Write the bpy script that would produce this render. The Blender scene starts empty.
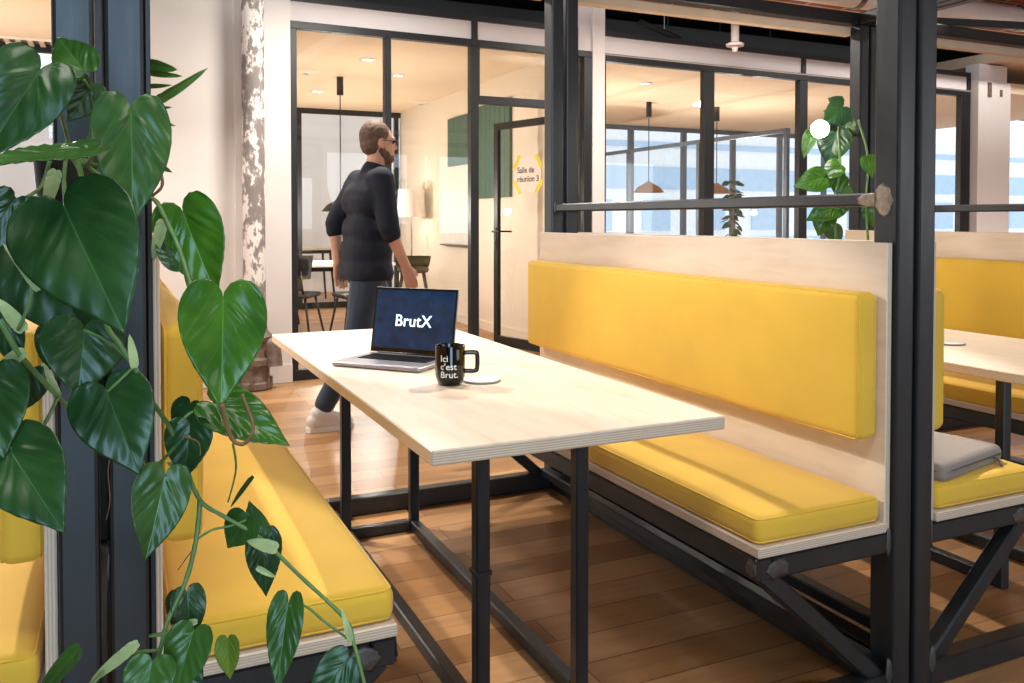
import bpy, bmesh, math, random
from mathutils import Vector, Matrix, Euler, noise as mnoise

# ------------------------------------------------------------------ camera
SC = bpy.context.scene
COL = SC.collection
R = math.radians
F_PX, YAW, PITCH, CAM_H = 860.0, R(24.84), R(-1.4), 1.22
PY = 219 + F_PX * math.tan(-PITCH)
cam_d = bpy.data.cameras.new('camera')
cam_d.sensor_width = 36.0
cam_d.lens = F_PX / 1024 * 36
cam_d.shift_y = -(341.5 - PY) / 1024
cam_d.clip_start = 0.05
cam = bpy.data.objects.new('camera', cam_d)
COL.objects.link(cam)
cam.location = (0, 0, CAM_H)
cam.rotation_euler = (R(90) + PITCH, 0, -YAW)
SC.camera = cam
cam_d.dof.use_dof = False

# ------------------------------------------------------------------ world, light, exposure
SC.view_settings.view_transform = 'Standard'
SC.view_settings.look = 'None'
SC.view_settings.gamma = 1.0
SC.view_settings.use_curve_mapping = False
SC.view_settings.exposure = 0.27
SC.cycles.use_denoising = True
SC.cycles.max_bounces = 8
SC.cycles.transparent_max_bounces = 24
SC.cycles.caustics_reflective = False
SC.cycles.caustics_refractive = False
SC.cycles.sample_clamp_indirect = 6

w = bpy.data.worlds.new('daylight')
SC.world = w
w.use_nodes = True
w.node_tree.nodes['Background'].inputs[0].default_value = (0.88, 0.94, 1.0, 1)
w.node_tree.nodes['Background'].inputs[1].default_value = 1.2


def light(name, kind, loc, energy, col, target=None, size=1.0, size_y=None, angle=60, blend=0.3, rad=0.05):
    d = bpy.data.lights.new(name, kind)
    d.energy = energy
    d.color = col
    if kind == 'AREA':
        d.shape = 'RECTANGLE'
        d.size = size
        d.size_y = size_y or size
    if kind == 'SPOT':
        d.spot_size = R(angle)
        d.spot_blend = blend
        d.shadow_soft_size = rad
    if kind == 'POINT':
        d.shadow_soft_size = rad
    o = bpy.data.objects.new(name, d)
    COL.objects.link(o)
    o.location = loc
    if target is not None:
        v = Vector(target) - Vector(loc)
        o.rotation_euler = v.to_track_quat('-Z', 'Y').to_euler()
    return o


WARM = (1.0, 0.80, 0.58)
NEUT = (1.0, 0.94, 0.87)
COOL = (0.72, 0.86, 1.0)
# blue panel added to tint the left posts, then daylight from hall windows
light('rear_fill_and_window_light', 'AREA', (-0.35, -3.4, 1.65), 135, (0.48, 0.75, 1.0), (-0.25, 2.2, 1.55), 1.7, 3.0)
for k in range(4):
    light('rear_fill_and_window_light', 'AREA', (5.6 + 2.2 * k, -4.4, 1.75), 32, (0.86, 0.93, 1.0), (4.8 + 2.2 * k, 2.0, 1.5), 1.7, 1.7)
# the hall's ceiling spots, plus area lights added at ceiling height as fill
for x, y, e in ((-0.9, 4.9, 66), (1.6, 5.3, 62), (4.2, 5.3, 50)):
    light('aisle_fill_light', 'AREA', (x, y, 2.95), e, NEUT, (x, y, 0), 0.6, 0.14)  # fill added to brighten the aisle and white wall
light('booth_fill_light', 'AREA', (0.3, 0.5, 2.95), 28, NEUT, (0.6, 1.2, 0), 2.0, 0.3)  # soft overhead fill added in front of the booth
light('booth_spot_light', 'SPOT', (-0.55, 4.6, 2.85), 315, (1, 0.93, 0.85), (0.55, 2.2, 0.5), angle=52, blend=0.35, rad=0.04)
light('bench_spot_light', 'SPOT', (2.5, 3.1, 2.85), 230, (1, 0.92, 0.82), (1.55, 2.5, 0.4), angle=60, blend=0.3, rad=0.03)
light('far_booth_spot_light', 'SPOT', (4.4, 3.4, 2.85), 190, (1, 0.88, 0.72), (2.9, 2.4, 0.2), angle=62, blend=0.3, rad=0.03)
light('far_hall_fill_light', 'SPOT', (8.6, 2.6, 2.95), 1000, (1, 0.97, 0.94), (8.8, 6.2, 1.4), angle=110, blend=1.0, rad=0.1)  # wide spot added to brighten the right-hand column
# lamps of the meeting rooms
for n_, p_, e_ in (('meeting_room_light', (2.3, 8.2, 1.3), 44), ('meeting_room_light', (2.4, 10.6, 1.3), 42), ('second_room_light', (5.2, 8.8, 1.3), 78), ('second_room_light', (7.6, 9.0, 1.3), 78),
                   ('nook_light', (-1.6, 7.2, 1.3), 75)):
    light(n_, 'POINT', p_, e_, (1, 0.93, 0.85), rad=0.03)


# ------------------------------------------------------------------ materials
def lin(c):
    return tuple(((v / 255) / 12.92 if v / 255 <= 0.04045 else ((v / 255 + 0.055) / 1.055) ** 2.4) for v in c) + (1,)


class NT:
    def __init__(s, name):
        s.m = bpy.data.materials.new(name)
        s.m.use_nodes = True
        s.t = s.m.node_tree
        s.b = s.t.nodes['Principled BSDF']
        s.out = s.t.nodes['Material Output']

    def n(s, kind, **kw):
        x = s.t.nodes.new(kind)
        for k, v in kw.items():
            setattr(x, k, v)
        return x

    def l(s, a, b):
        s.t.links.new(a, b)

    def math(s, op, a, b=None, c=None, clamp=False):
        x = s.n('ShaderNodeMath', operation=op, use_clamp=clamp)
        for i, v in enumerate((a, b, c)):
            if v is None:
                continue
            if isinstance(v, (int, float)):
                x.inputs[i].default_value = v
            else:
                s.l(v, x.inputs[i])
        return x.outputs[0]

    def coords(s, kind='Object', scale=(1, 1, 1), rot=(0, 0, 0)):
        tc = s.n('ShaderNodeTexCoord')
        mp = s.n('ShaderNodeMapping')
        mp.inputs['Scale'].default_value = scale
        mp.inputs['Rotation'].default_value = rot
        s.l(tc.outputs[kind], mp.inputs['Vector'])
        return mp.outputs['Vector']

    def noise(s, vec, scale, detail=3, rough=0.5):
        x = s.n('ShaderNodeTexNoise')
        x.inputs['Scale'].default_value = scale
        x.inputs['Detail'].default_value = detail
        x.inputs['Roughness'].default_value = rough
        s.l(vec, x.inputs['Vector'])
        return x.outputs['Fac']

    def ramp(s, fac, stops):
        x = s.n('ShaderNodeValToRGB')
        e = x.color_ramp.elements
        while len(e) < len(stops):
            e.new(0.5)
        for i, (p, c) in enumerate(stops):
            e[i].position = p
            e[i].color = c if len(c) == 4 else tuple(c) + (1,)
        s.l(fac, x.inputs['Fac'])
        return x.outputs['Color']

    def mix(s, fac, a, b, mode='MIX'):
        x = s.n('ShaderNodeMix', data_type='RGBA', blend_type=mode)
        for sock, v in ((x.inputs['Factor'], fac), (x.inputs[6], a), (x.inputs[7], b)):
            if isinstance(v, (int, float)):
                sock.default_value = v
            elif isinstance(v, tuple):
                sock.default_value = v
            else:
                s.l(v, sock)
        return x.outputs[2]

    def bump(s, h, strength=0.2, dist=0.01):
        x = s.n('ShaderNodeBump')
        x.inputs['Strength'].default_value = strength
        x.inputs['Distance'].default_value = dist
        s.l(h, x.inputs['Height'])
        s.l(x.outputs['Normal'], s.b.inputs['Normal'])

    def set(s, **kw):
        for k, v in kw.items():
            key = k.replace('_', ' ')
            if isinstance(v, (int, float, tuple)):
                s.b.inputs[key].default_value = v
            else:
                s.l(v, s.b.inputs[key])
        return s


def plain(name, rgb, rough=0.5, metal=0.0, var=0.06, scale=8.0, bump=0.0, spec=0.5):
    t = NT(name)
    v = t.coords()
    n = t.noise(v, scale, 4)
    c = lin(rgb)
    lo = tuple(x * (1 - var) for x in c[:3]) + (1,)
    hi = tuple(min(1, x * (1 + var)) for x in c[:3]) + (1,)
    t.set(Base_Color=t.ramp(n, [(0.3, lo), (0.7, hi)]), Roughness=rough, Metallic=metal)
    t.b.inputs['Specular IOR Level'].default_value = spec
    if bump:
        t.bump(t.noise(v, scale * 12, 2), bump, 0.002)
    return t.m


def emit(name, rgb, strength):
    t = NT(name)
    t.set(Base_Color=lin(rgb), Emission_Color=lin(rgb), Emission_Strength=strength)
    return t.m


def glass_mat(name, tint=(0.988, 0.994, 0.994), refl=1.0):
    t = NT(name)
    t.t.nodes.remove(t.b)
    tr = t.n('ShaderNodeBsdfTransparent')
    tr.inputs[0].default_value = tint + (1,)
    gl = t.n('ShaderNodeBsdfGlossy')
    gl.inputs['Roughness'].default_value = 0.0
    fr = t.n('ShaderNodeLayerWeight')
    fr.inputs['Blend'].default_value = 0.5
    mx = t.n('ShaderNodeMixShader')
    t.l(t.math('MULTIPLY_ADD', t.math('POWER', fr.outputs['Facing'], 5.0), 0.9, 0.03 * refl), mx.inputs[0])
    t.l(tr.outputs[0], mx.inputs[1])
    t.l(gl.outputs[0], mx.inputs[2])
    t.l(mx.outputs[0], t.out.inputs[0])
    return t.m


def ply_mat(name, axis):
    """birch plywood: pale grain on the faces across `axis`, layered stripes on the cut edges"""
    t = NT(name)
    tc = t.n('ShaderNodeTexCoord')
    sc = [1.2, 1.2, 1.2]
    mp = t.n('ShaderNodeMapping')
    gs = {0: (6, 1.2, 9), 2: (9, 1.3, 6)}[axis]
    mp.inputs['Scale'].default_value = gs
    t.l(tc.outputs['Object'], mp.inputs['Vector'])
    g = t.noise(mp.outputs['Vector'], 3.0, 6, 0.6)
    face = t.ramp(g, [(0.25, lin((218, 194, 168))), (0.5, lin((228, 208, 186))), (0.8, lin((234, 217, 198)))])
    sep = t.n('ShaderNodeSeparateXYZ')
    t.l(tc.outputs['Object'], sep.inputs[0])
    sn = t.n('ShaderNodeSeparateXYZ')
    t.l(tc.outputs['Normal'], sn.inputs[0])
    along = t.math('ABSOLUTE', sn.outputs[axis])
    edge = t.math('LESS_THAN', along, 0.6)
    fr = t.math('FRACT', t.math('MULTIPLY', sep.outputs[axis], 1 / 0.0052))
    n2 = t.noise(tc.outputs['Object'], 60, 2)
    ec = t.ramp(t.math('ADD', fr, t.math('MULTIPLY', t.math('SUBTRACT', n2, 0.5), 0.5)),
                [(0.0, lin((214, 196, 174))), (0.42, lin((220, 203, 182))), (0.55, lin((186, 164, 142))), (0.9, lin((194, 172, 148)))])
    t.set(Base_Color=t.mix(edge, face, ec), Roughness=0.42)
    return t.m


def steel_mat(name, rgb, rough=0.36):
    t = NT(name)
    v = t.coords(scale=(1, 1, 0.15))
    n = t.noise(v, 40, 4, 0.65)
    c = lin(rgb)
    t.set(Base_Color=t.ramp(n, [(0.3, tuple(x * 0.75 for x in c[:3]) + (1,)), (0.75, tuple(x * 1.35 for x in c[:3]) + (1,))]),
          Roughness=t.math('MULTIPLY_ADD', n, 0.25, rough - 0.1), Metallic=0.0)
    t.b.inputs['Specular IOR Level'].default_value = 0.5
    return t.m


def floor_mat():
    t = NT('oak_planks')
    v = t.coords(scale=(1, 1, 1))
    br = t.n('ShaderNodeTexBrick')
    br.offset = 0.37
    br.inputs['Scale'].default_value = 1.0
    br.inputs['Brick Width'].default_value = 1.15
    br.inputs['Row Height'].default_value = 0.145
    br.inputs['Mortar Size'].default_value = 0.0022
    br.inputs['Mortar Smooth'].default_value = 0.1
    br.inputs['Bias'].default_value = 0.0
    br.inputs['Color1'].default_value = (0, 0, 0, 1)
    br.inputs['Color2'].default_value = (1, 1, 1, 1)
    br.inputs['Mortar'].default_value = (0.5, 0.5, 0.5, 1)
    t.l(v, br.inputs['Vector'])
    grain_v = t.coords(scale=(1.6, 14, 1))
    off = t.n('ShaderNodeVectorMath', operation='ADD')
    t.l(grain_v, off.inputs[0])
    sh = t.n('ShaderNodeVectorMath', operation='SCALE')
    t.l(br.outputs['Color'], sh.inputs[0])
    sh.inputs['Scale'].default_value = 7.0
    t.l(sh.outputs[0], off.inputs[1])
    g = t.noise(off.outputs[0], 2.2, 7, 0.62)
    base = t.ramp(br.outputs['Color'], [(0.0, lin((152, 112, 72))), (0.5, lin((180, 140, 96))), (1.0, lin((200, 162, 118)))])
    grain = t.ramp(g, [(0.28, lin((126, 90, 58))), (0.5, lin((214, 182, 144))), (0.72, lin((236, 212, 180)))])
    c = t.mix(0.5, base, grain, 'MULTIPLY')
    # knots
    vo = t.n('ShaderNodeTexVoronoi')
    vo.inputs['Scale'].default_value = 1.0
    t.l(t.coords(scale=(2.0, 5.2, 1)), vo.inputs['Vector'])
    kn = t.ramp(vo.outputs['Distance'], [(0.05, (1, 1, 1, 1)), (0.2, (0, 0, 0, 1))])
    pick = t.math('GREATER_THAN', t.noise(t.coords(), 1.6, 0), 0.48)
    kf = t.math('MULTIPLY', t.math('MULTIPLY', kn, pick), 0.8)
    c = t.mix(kf, c, lin((70, 40, 20)))
    c = t.mix(t.math('MULTIPLY', br.outputs['Fac'], 0.75), c, lin((66, 42, 24)))
    t.set(Base_Color=c, Roughness=t.math('MULTIPLY_ADD', g, 0.2, 0.27))
    t.b.inputs['Specular IOR Level'].default_value = 0.4
    return t.m


def fabric_mat(name, rgb, var=0.05):
    t = NT(name)
    v = t.coords()
    n = t.noise(v, 5, 3)
    weave = t.noise(v, 900, 1)
    c = lin(rgb)
    t.set(Base_Color=t.ramp(n, [(0.3, tuple(x * (1 - var) for x in c[:3]) + (1,)), (0.7, tuple(min(1, x * (1 + var)) for x in c[:3]) + (1,))]), Roughness=0.85)
    t.b.inputs['Sheen Weight'].default_value = 0.15
    t.bump(weave, 0.15, 0.001)
    return t.m


def leaf_mat(name, dark, light_c, rough=0.32, trans=0.12):
    t = NT(name)
    tc = t.n('ShaderNodeTexCoord')
    sep = t.n('ShaderNodeSeparateXYZ')
    t.l(tc.outputs['UV'], sep.inputs[0])
    x = t.math('ABSOLUTE', t.math('SUBTRACT', sep.outputs[0], 0.5))
    y = sep.outputs[1]
    # midrib and chevron side veins
    mid = t.math('SUBTRACT', 1.0, t.math('DIVIDE', x, 0.012), clamp=True)
    ph = t.math('FRACT', t.math('MULTIPLY', t.math('SUBTRACT', y, t.math('MULTIPLY', x, 0.75)), 6.5))
    vn = t.math('SUBTRACT', 1.0, t.math('DIVIDE', t.math('ABSOLUTE', t.math('SUBTRACT', ph, 0.5)), 0.07), clamp=True)
    n = t.noise(tc.outputs['Object'], 22, 4)
    big = t.noise(tc.outputs['Object'], 9, 2)
    base = t.ramp(t.math('MULTIPLY_ADD', n, 0.4, t.math('MULTIPLY', big, 0.6)), [(0.35, lin(dark)), (0.65, lin(light_c))])
    pale = lin(tuple(min(255, int(c * 1.3 + 22)) for c in light_c))
    vf = t.math('MAXIMUM', t.math('MULTIPLY', mid, 0.4), t.math('MULTIPLY', vn, 0.08))
    c = t.mix(vf, base, pale)
    t.set(Base_Color=c, Roughness=rough)
    t.b.inputs['Specular IOR Level'].default_value = 0.45
    h = t.math('ADD', t.math('COSINE', t.math('MULTIPLY', ph, 6.283)), t.math('MULTIPLY', mid, -1.2))
    t.bump(h, 0.16, 0.003)
    tl = t.n('ShaderNodeBsdfTranslucent')
    t.l(c, tl.inputs[0])
    mx = t.n('ShaderNodeMixShader')
    mx.inputs[0].default_value = trans
    t.l(t.b.outputs[0], mx.inputs[1])
    t.l(tl.outputs[0], mx.inputs[2])
    t.l(mx.outputs[0], t.out.inputs[0])
    return t.m


def pipe_mat():
    """old cast iron pipe with flaking white paint"""
    t = NT('flaking_paint')
    v = t.coords(scale=(1, 1, 0.55))
    n = t.noise(v, 11, 6, 0.62)
    n2 = t.noise(v, 34, 4, 0.6)
    f = t.math('MULTIPLY_ADD', n2, 0.35, t.math('MULTIPLY', n, 0.75))
    c = t.ramp(f, [(0.51, lin((138, 128, 122))), (0.56, lin((168, 158, 152))), (0.575, lin((234, 226, 218)))])
    t.set(Base_Color=c, Roughness=0.75)
    t.bump(f, 0.3, 0.004)
    return t.m


def brick_mat():
    t = NT('terracotta_vault')
    br = t.n('ShaderNodeTexBrick')
    br.inputs['Scale'].default_value = 1.0
    br.inputs['Brick Width'].default_value = 0.42
    br.inputs['Row Height'].default_value = 0.16
    br.inputs['Mortar Size'].default_value = 0.014
    br.inputs['Color1'].default_value = lin((164, 84, 54))
    br.inputs['Color2'].default_value = lin((140, 66, 42))
    br.inputs['Mortar'].default_value = lin((214, 190, 160))
    t.l(t.coords(), br.inputs['Vector'])
    t.set(Base_Color=br.outputs['Color'], Roughness=0.8)
    return t.m


M = {}
M['steel'] = steel_mat('black_steel', (30, 32, 34))
M['bluesteel'] = steel_mat('blue_black_steel', (40, 62, 80), 0.34)
M['weld'] = plain('bare_weld', (150, 138, 126), 0.45, 0.6, 0.25, 60, 0.4)
M['weld_dark'] = plain('ground_weld', (92, 88, 84), 0.4, 0.6, 0.25, 60, 0.4)
M['ply_z'] = ply_mat('birch_plywood', 2)
M['ply_x'] = ply_mat('birch_plywood_panel', 0)
M['batten'] = plain('pale_batten', (222, 196, 168), 0.6)
M['floor'] = floor_mat()
M['yellow'] = fabric_mat('yellow_fabric', (229, 184, 58))
M['grey_felt'] = fabric_mat('grey_felt', (142, 132, 124))
M['wall'] = plain('white_wall', (232, 224, 217), 0.8, 0, 0.015, 3)
M['cream'] = plain('cream_wall', (236, 224, 206), 0.8, 0, 0.015, 3)
M['peach'] = plain('cream_ceiling', (240, 218, 188), 0.9, 0, 0.015, 3)
M['fascia'] = plain('fascia_white', (226, 216, 212), 0.8, 0, 0.015, 3)
M['frame'] = plain('frame_black', (32, 34, 34), 0.45, 0.2, 0.1)
M['far_frame'] = plain('hazed_grey_frame', (92, 104, 118), 0.45, 0.2, 0.1)  # haze put into the frame colour
M['facade'] = plain('pale_render', (240, 242, 244), 0.8)
M['reflection_band'] = plain('blue_reflection_band', (176, 202, 226), 0.15)  # blue stands in for hazy window reflections
M['void'] = plain('void_black', (20, 19, 18), 0.9)
M['duct'] = plain('black_duct', (34, 32, 30), 0.5, 0.3)
M['white_duct'] = plain('white_duct', (230, 228, 226), 0.5)
M['brick'] = brick_mat()
M['glass'] = glass_mat('clear_glass')
M['pipe'] = pipe_mat()
M['iron'] = plain('old_iron', (128, 112, 100), 0.55, 0.4, 0.35, 18, 0.4)
M['green_panel'] = plain('green_felt', (84, 110, 98), 0.95, 0, 0.08, 20, 0.2)
M['whiteboard'] = plain('whiteboard', (238, 236, 232), 0.2)
M['black'] = plain('matt_black', (22, 22, 23), 0.5)
M['copper'] = plain('bronze_shade', (120, 86, 60), 0.4, 0.5)
M['shade'] = plain('white_shade', (240, 232, 220), 0.9)
M['metal'] = plain('grey_metal', (140, 138, 134), 0.3, 0.9)
M['desk'] = plain('desk_top', (206, 186, 160), 0.5)
M['white_top'] = plain('white_laminate', (230, 226, 220), 0.4)
M['olive'] = plain('olive_seat', (78, 72, 48), 0.6)
M['darkchair'] = plain('dark_chair', (44, 42, 42), 0.55)
M['orange'] = plain('tan_fabric', (200, 140, 80), 0.8)
M['spot_glow'] = emit('spot_glow', (255, 240, 215), 6.0)
M['glare_glow'] = emit('glare_glow', (255, 246, 230), 40.0)
M['disc'] = plain('pad_white', (226, 224, 222), 0.4)
M['disc_rim'] = plain('pad_rim', (140, 136, 130), 0.4)
M['alu'] = plain('grey_aluminium', (164, 162, 170), 0.42, 0.7, 0.03)
M['key'] = plain('key_black', (16, 16, 20), 0.7, spec=0.15)
M['bezel'] = plain('bezel_black', (12, 12, 14), 0.2)
M['mug'] = plain('black_glaze', (10, 10, 11), 0.06, 0, 0.0)
M['print'] = plain('white_print', (240, 238, 234), 0.5)
M['skin'] = plain('skin', (206, 152, 124), 0.55, 0, 0.06, 30)
M['hair'] = plain('brown_hair', (96, 70, 54), 0.7, 0, 0.25, 60)
M['navy'] = fabric_mat('navy_cotton', (13, 18, 34), 0.2)
M['navy'].node_tree.nodes['Principled BSDF'].inputs['Sheen Weight'].default_value = 0.0
M['denim'] = fabric_mat('blue_denim', (46, 60, 76), 0.2)
M['shoe'] = plain('white_leather', (226, 218, 208), 0.5)
M['sole'] = plain('shoe_sole', (238, 234, 228), 0.6)
M['stem'] = plain('green_stem', (98, 132, 72), 0.5, 0, 0.2, 40)
M['twig'] = plain('brown_stem', (128, 96, 62), 0.6, 0, 0.25, 40)
M['sheath'] = plain('pale_sheath', (172, 186, 128), 0.6, 0, 0.2, 30)
M['pot'] = plain('black_pot', (18, 20, 20), 0.5)
M['soil'] = plain('soil', (50, 36, 26), 0.95, 0, 0.3, 60, 0.5)
M['leaf_d'] = leaf_mat('dark_leaf', (22, 54, 22), (46, 86, 38))
M['leaf_m'] = leaf_mat('mid_leaf', (36, 74, 24), (66, 108, 42))
M['leaf_b'] = leaf_mat('bright_leaf', (44, 92, 20), (80, 130, 36), 0.25, 0.2)
M['leaf_y'] = leaf_mat('young_leaf', (92, 124, 40), (136, 164, 60), 0.4, 0.3)
M['leaf_g'] = leaf_mat('grass_leaf', (66, 112, 34), (120, 160, 70), 0.4, 0.3)
M['yellow_print'] = plain('yellow_print', (238, 220, 40), 0.6)
M['dark_print'] = plain('dark_print', (40, 34, 32), 0.6)
M['pale_print'] = plain('pale_print', (242, 230, 216), 0.7)


def screen_mat():
    t = NT('laptop_screen')
    v = t.coords()
    n = t.noise(v, 30, 5)
    c = t.ramp(n, [(0.35, lin((6, 34, 62))), (0.7, lin((14, 54, 92)))])
    t.set(Base_Color=(0.005, 0.008, 0.015, 1), Roughness=0.15, Emission_Color=c, Emission_Strength=0.75)
    return t.m


M['screen'] = screen_mat()
M['screen_text'] = emit('screen_text', (225, 240, 255), 1.3)


# ------------------------------------------------------------------ mesh helpers
def add_box(bm, lo, hi, bev=0.0, seg=1, rot=None, at=None):
    lo, hi = Vector(lo), Vector(hi)
    c, s = (lo + hi) / 2, hi - lo
    r = bmesh.ops.create_cube(bm, size=1.0)
    vs = r['verts']
    for v in vs:
        v.co = Vector((v.co.x * s.x, v.co.y * s.y, v.co.z * s.z))
    if bev:
        es = list({e for v in vs for e in v.link_edges})
        q = bmesh.ops.bevel(bm, geom=es, offset=min(bev, min(s) * 0.45), segments=seg, affect='EDGES', profile=0.5)
        vs = list({v for f in q['faces'] for v in f.verts} | {v for v in vs if v.is_valid})
    m = Matrix.Translation(at if at is not None else c)
    if rot is not None:
        m = m @ (rot.to_matrix().to_4x4() if isinstance(rot, Euler) else rot.to_4x4())
    for v in vs:
        v.co = m @ v.co
    return vs


def frame_of(d):
    d = Vector(d).normalized()
    a = Vector((0, 0, 1)) if abs(d.z) < 0.9 else Vector((1, 0, 0))
    x = d.cross(a).normalized()
    return x, x.cross(d).normalized()


def add_tube(bm, pts, r, seg=10, cap=True, flat=1.0):
    pts = [Vector(p) for p in pts]
    rs = r if isinstance(r, (list, tuple)) else [r] * len(pts)
    rings = []
    x = None
    for i, p in enumerate(pts):
        d = (pts[min(i + 1, len(pts) - 1)] - pts[max(i - 1, 0)])
        if d.length < 1e-9:
            d = Vector((0, 0, 1))
        d.normalize()
        if x is None:
            x, y = frame_of(d)
        else:
            x = (x - d * x.dot(d))
            if x.length < 1e-6:
                x, _ = frame_of(d)
            x.normalize()
            y = x.cross(d).normalized()
        rings.append([bm.verts.new(p + (x * math.cos(2 * math.pi * k / seg) + y * flat * math.sin(2 * math.pi * k / seg)) * rs[i]) for k in range(seg)])
    for a, b in zip(rings, rings[1:]):
        for k in range(seg):
            bm.faces.new((a[k], a[(k + 1) % seg], b[(k + 1) % seg], b[k]))
    if cap:
        bm.faces.new(rings[0][::-1])
        bm.faces.new(rings[-1])
    return rings


def add_lathe(bm, prof, seg=24, at=(0, 0, 0), cap=True):
    at = Vector(at)
    rings = [[bm.verts.new(at + Vector((r * math.cos(2 * math.pi * k / seg), r * math.sin(2 * math.pi * k / seg), z))) for k in range(seg)] for r, z in prof]
    for a, b in zip(rings, rings[1:]):
        for k in range(seg):
            bm.faces.new((a[k], a[(k + 1) % seg], b[(k + 1) % seg], b[k]))
    if cap:
        bm.faces.new(rings[0][::-1])
        bm.faces.new(rings[-1])


def spline(pts, n=6):
    pts = [Vector(p) for p in pts]
    if len(pts) < 3:
        return pts
    out = []
    for i in range(len(pts) - 1):
        p0, p1, p2, p3 = pts[max(i - 1, 0)], pts[i], pts[i + 1], pts[min(i + 2, len(pts) - 1)]
        for k in range(n):
            t = k / n
            out.append(0.5 * ((2 * p1) + (p2 - p0) * t + (2 * p0 - 5 * p1 + 4 * p2 - p3) * t * t + (3 * p1 - p0 - 3 * p2 + p3) * t ** 3))
    out.append(pts[-1])
    return out


def obj(name, bm, mat, parent=None, smooth=False, mats=None):
    me = bpy.data.meshes.new(name)
    bmesh.ops.recalc_face_normals(bm, faces=bm.faces[:])
    bm.to_mesh(me)
    bm.free()
    for m in (mats or [mat]):
        me.materials.append(m)
    if smooth:
        for p in me.polygons:
            p.use_smooth = True
        if smooth is not True:
            me.set_sharp_from_angle(angle=R(smooth))
    o = bpy.data.objects.new(name, me)
    COL.objects.link(o)
    if parent is not None:
        o.parent = parent
    return o


def boxes(name, lst, mat, parent=None, bev=0.004, seg=1):
    bm = bmesh.new()
    for lo, hi in lst:
        add_box(bm, lo, hi, bev, seg)
    return obj(name, bm, mat, parent)


def tag(o, label=None, cat=None, group=None, kind=None):
    if label:
        o['label'] = label
    if cat:
        o['category'] = cat
    if group:
        o['group'] = group
    if kind:
        o['kind'] = kind
    return o


def thing(name, label, cat, loc=(0, 0, 0), rz=0.0, group=None):
    o = bpy.data.objects.new(name, None)
    o.empty_display_size = 0.1
    COL.objects.link(o)
    o.location = loc
    o.rotation_euler = (0, 0, rz)
    return tag(o, label, cat, group)


def struct(name, lst, mat, parent=None, bev=0.0, loc=None, rz=0):
    o = boxes(name, lst, mat, parent, bev)
    if parent is None:
        o['kind'] = 'structure'
    if loc:
        o.location = loc
        o.rotation_euler = (0, 0, rz)
    return o


def copy_tree(o, loc=None, label=None, parent=None):
    c = o.copy()
    COL.objects.link(c)
    if parent is not None:
        c.parent = parent
    if loc is not None:
        c.location = loc
    if label:
        c['label'] = label
    for ch in list(o.children):
        copy_tree(ch, parent=c)
    return c


def lerp(a, b, t):
    return a + (b - a) * t


def cushion_bm(lo, hi, r=0.022, bulge=None, b=0.012):
    """upholstered block: rounded edges, faces across `bulge` axis slightly domed"""
    lo, hi = Vector(lo), Vector(hi)
    bm = bmesh.new()

    def samples(a, c, axis):
        n = max(2, int((c - a) / 0.06))
        s = [a + r * k / 4 for k in range(4)] + [lerp(a + r, c - r, k / n) for k in range(n + 1)] + [c - r * k / 4 for k in range(3, -1, -1)]
        return s
    S = [samples(lo[i], hi[i], i) for i in range(3)]
    cache = {}

    def vert(p):
        k = tuple(round(x, 5) for x in p)
        if k not in cache:
            cache[k] = bm.verts.new(p)
        return cache[k]
    for ax in range(3):
        u, v = (ax + 1) % 3, (ax + 2) % 3
        for side in (lo, hi):
            for i in range(len(S[u]) - 1):
                for j in range(len(S[v]) - 1):
                    q = []
                    for a, c in ((i, j), (i + 1, j), (i + 1, j + 1), (i, j + 1)):
                        p = [0, 0, 0]
                        p[ax] = side[ax]
                        p[u] = S[u][a]
                        p[v] = S[v][c]
                        q.append(vert(p))
                    bm.faces.new(q)
    ctr, half = (lo + hi) / 2, (hi - lo) / 2
    for vtx in bm.verts:
        p = vtx.co
        inner = Vector([min(max(p[i], lo[i] + r), hi[i] - r) for i in range(3)])
        d = p - inner
        if d.length > 1e-7:
            p = inner + d.normalized() * r
        q = [(p[i] - ctr[i]) / half[i] for i in range(3)]
        if bulge is not None:
            u, v = (bulge + 1) % 3, (bulge + 2) % 3
            p = p.copy()
            p[bulge] += b * q[bulge] * (1 - q[u] ** 4) * (1 - q[v] ** 4)
        nn = mnoise.noise(p * 3.1) * 0.0035
        vtx.co = p + Vector((nn, nn * 0.5, nn))
    return bm


def loop_pts(lo, hi, axis, val, r):
    """rounded rectangle loop across `axis`"""
    u, v = [i for i in range(3) if i != axis]
    out = []
    for cu, cv, a0 in ((hi[u] - r, hi[v] - r, 0), (lo[u] + r, hi[v] - r, 90), (lo[u] + r, lo[v] + r, 180), (hi[u] - r, lo[v] + r, 270)):
        for k in range(5):
            a = R(a0 + 90 * k / 4)
            p = [0, 0, 0]
            p[axis] = val
            p[u] = cu + r * math.cos(a)
            p[v] = cv + r * math.sin(a)
            out.append(p)
    out.append(out[0])
    return out


def cushion(name, lo, hi, bulge, label, cat, loc, group=None):
    t = thing(name, label, cat, loc, 0, group)
    obj('cover', cushion_bm(lo, hi, 0.022, bulge), M['yellow'], t, True)
    bm = bmesh.new()
    k = 0.0065
    for val, sg in ((lo[bulge] + k, 1), (hi[bulge] - k, -1)):
        add_tube(bm, loop_pts([a + k - 0.0008 for a in lo], [a - k + 0.0008 for a in hi], bulge, val, 0.018), 0.0024, 6, False)
    obj('piping', bm, M['yellow'], t, True)
    return t


def P(x, y, d):
    """3-D point seen at picture position (x, y), d metres along the view axis"""
    f = Vector((math.sin(YAW) * math.cos(PITCH), math.cos(YAW) * math.cos(PITCH), math.sin(PITCH)))
    rt = Vector((math.cos(YAW), -math.sin(YAW), 0))
    up = rt.cross(f)
    return Vector((0, 0, CAM_H)) + (f + rt * ((x - 512) / F_PX) - up * ((y - PY) / F_PX)) * d


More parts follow.
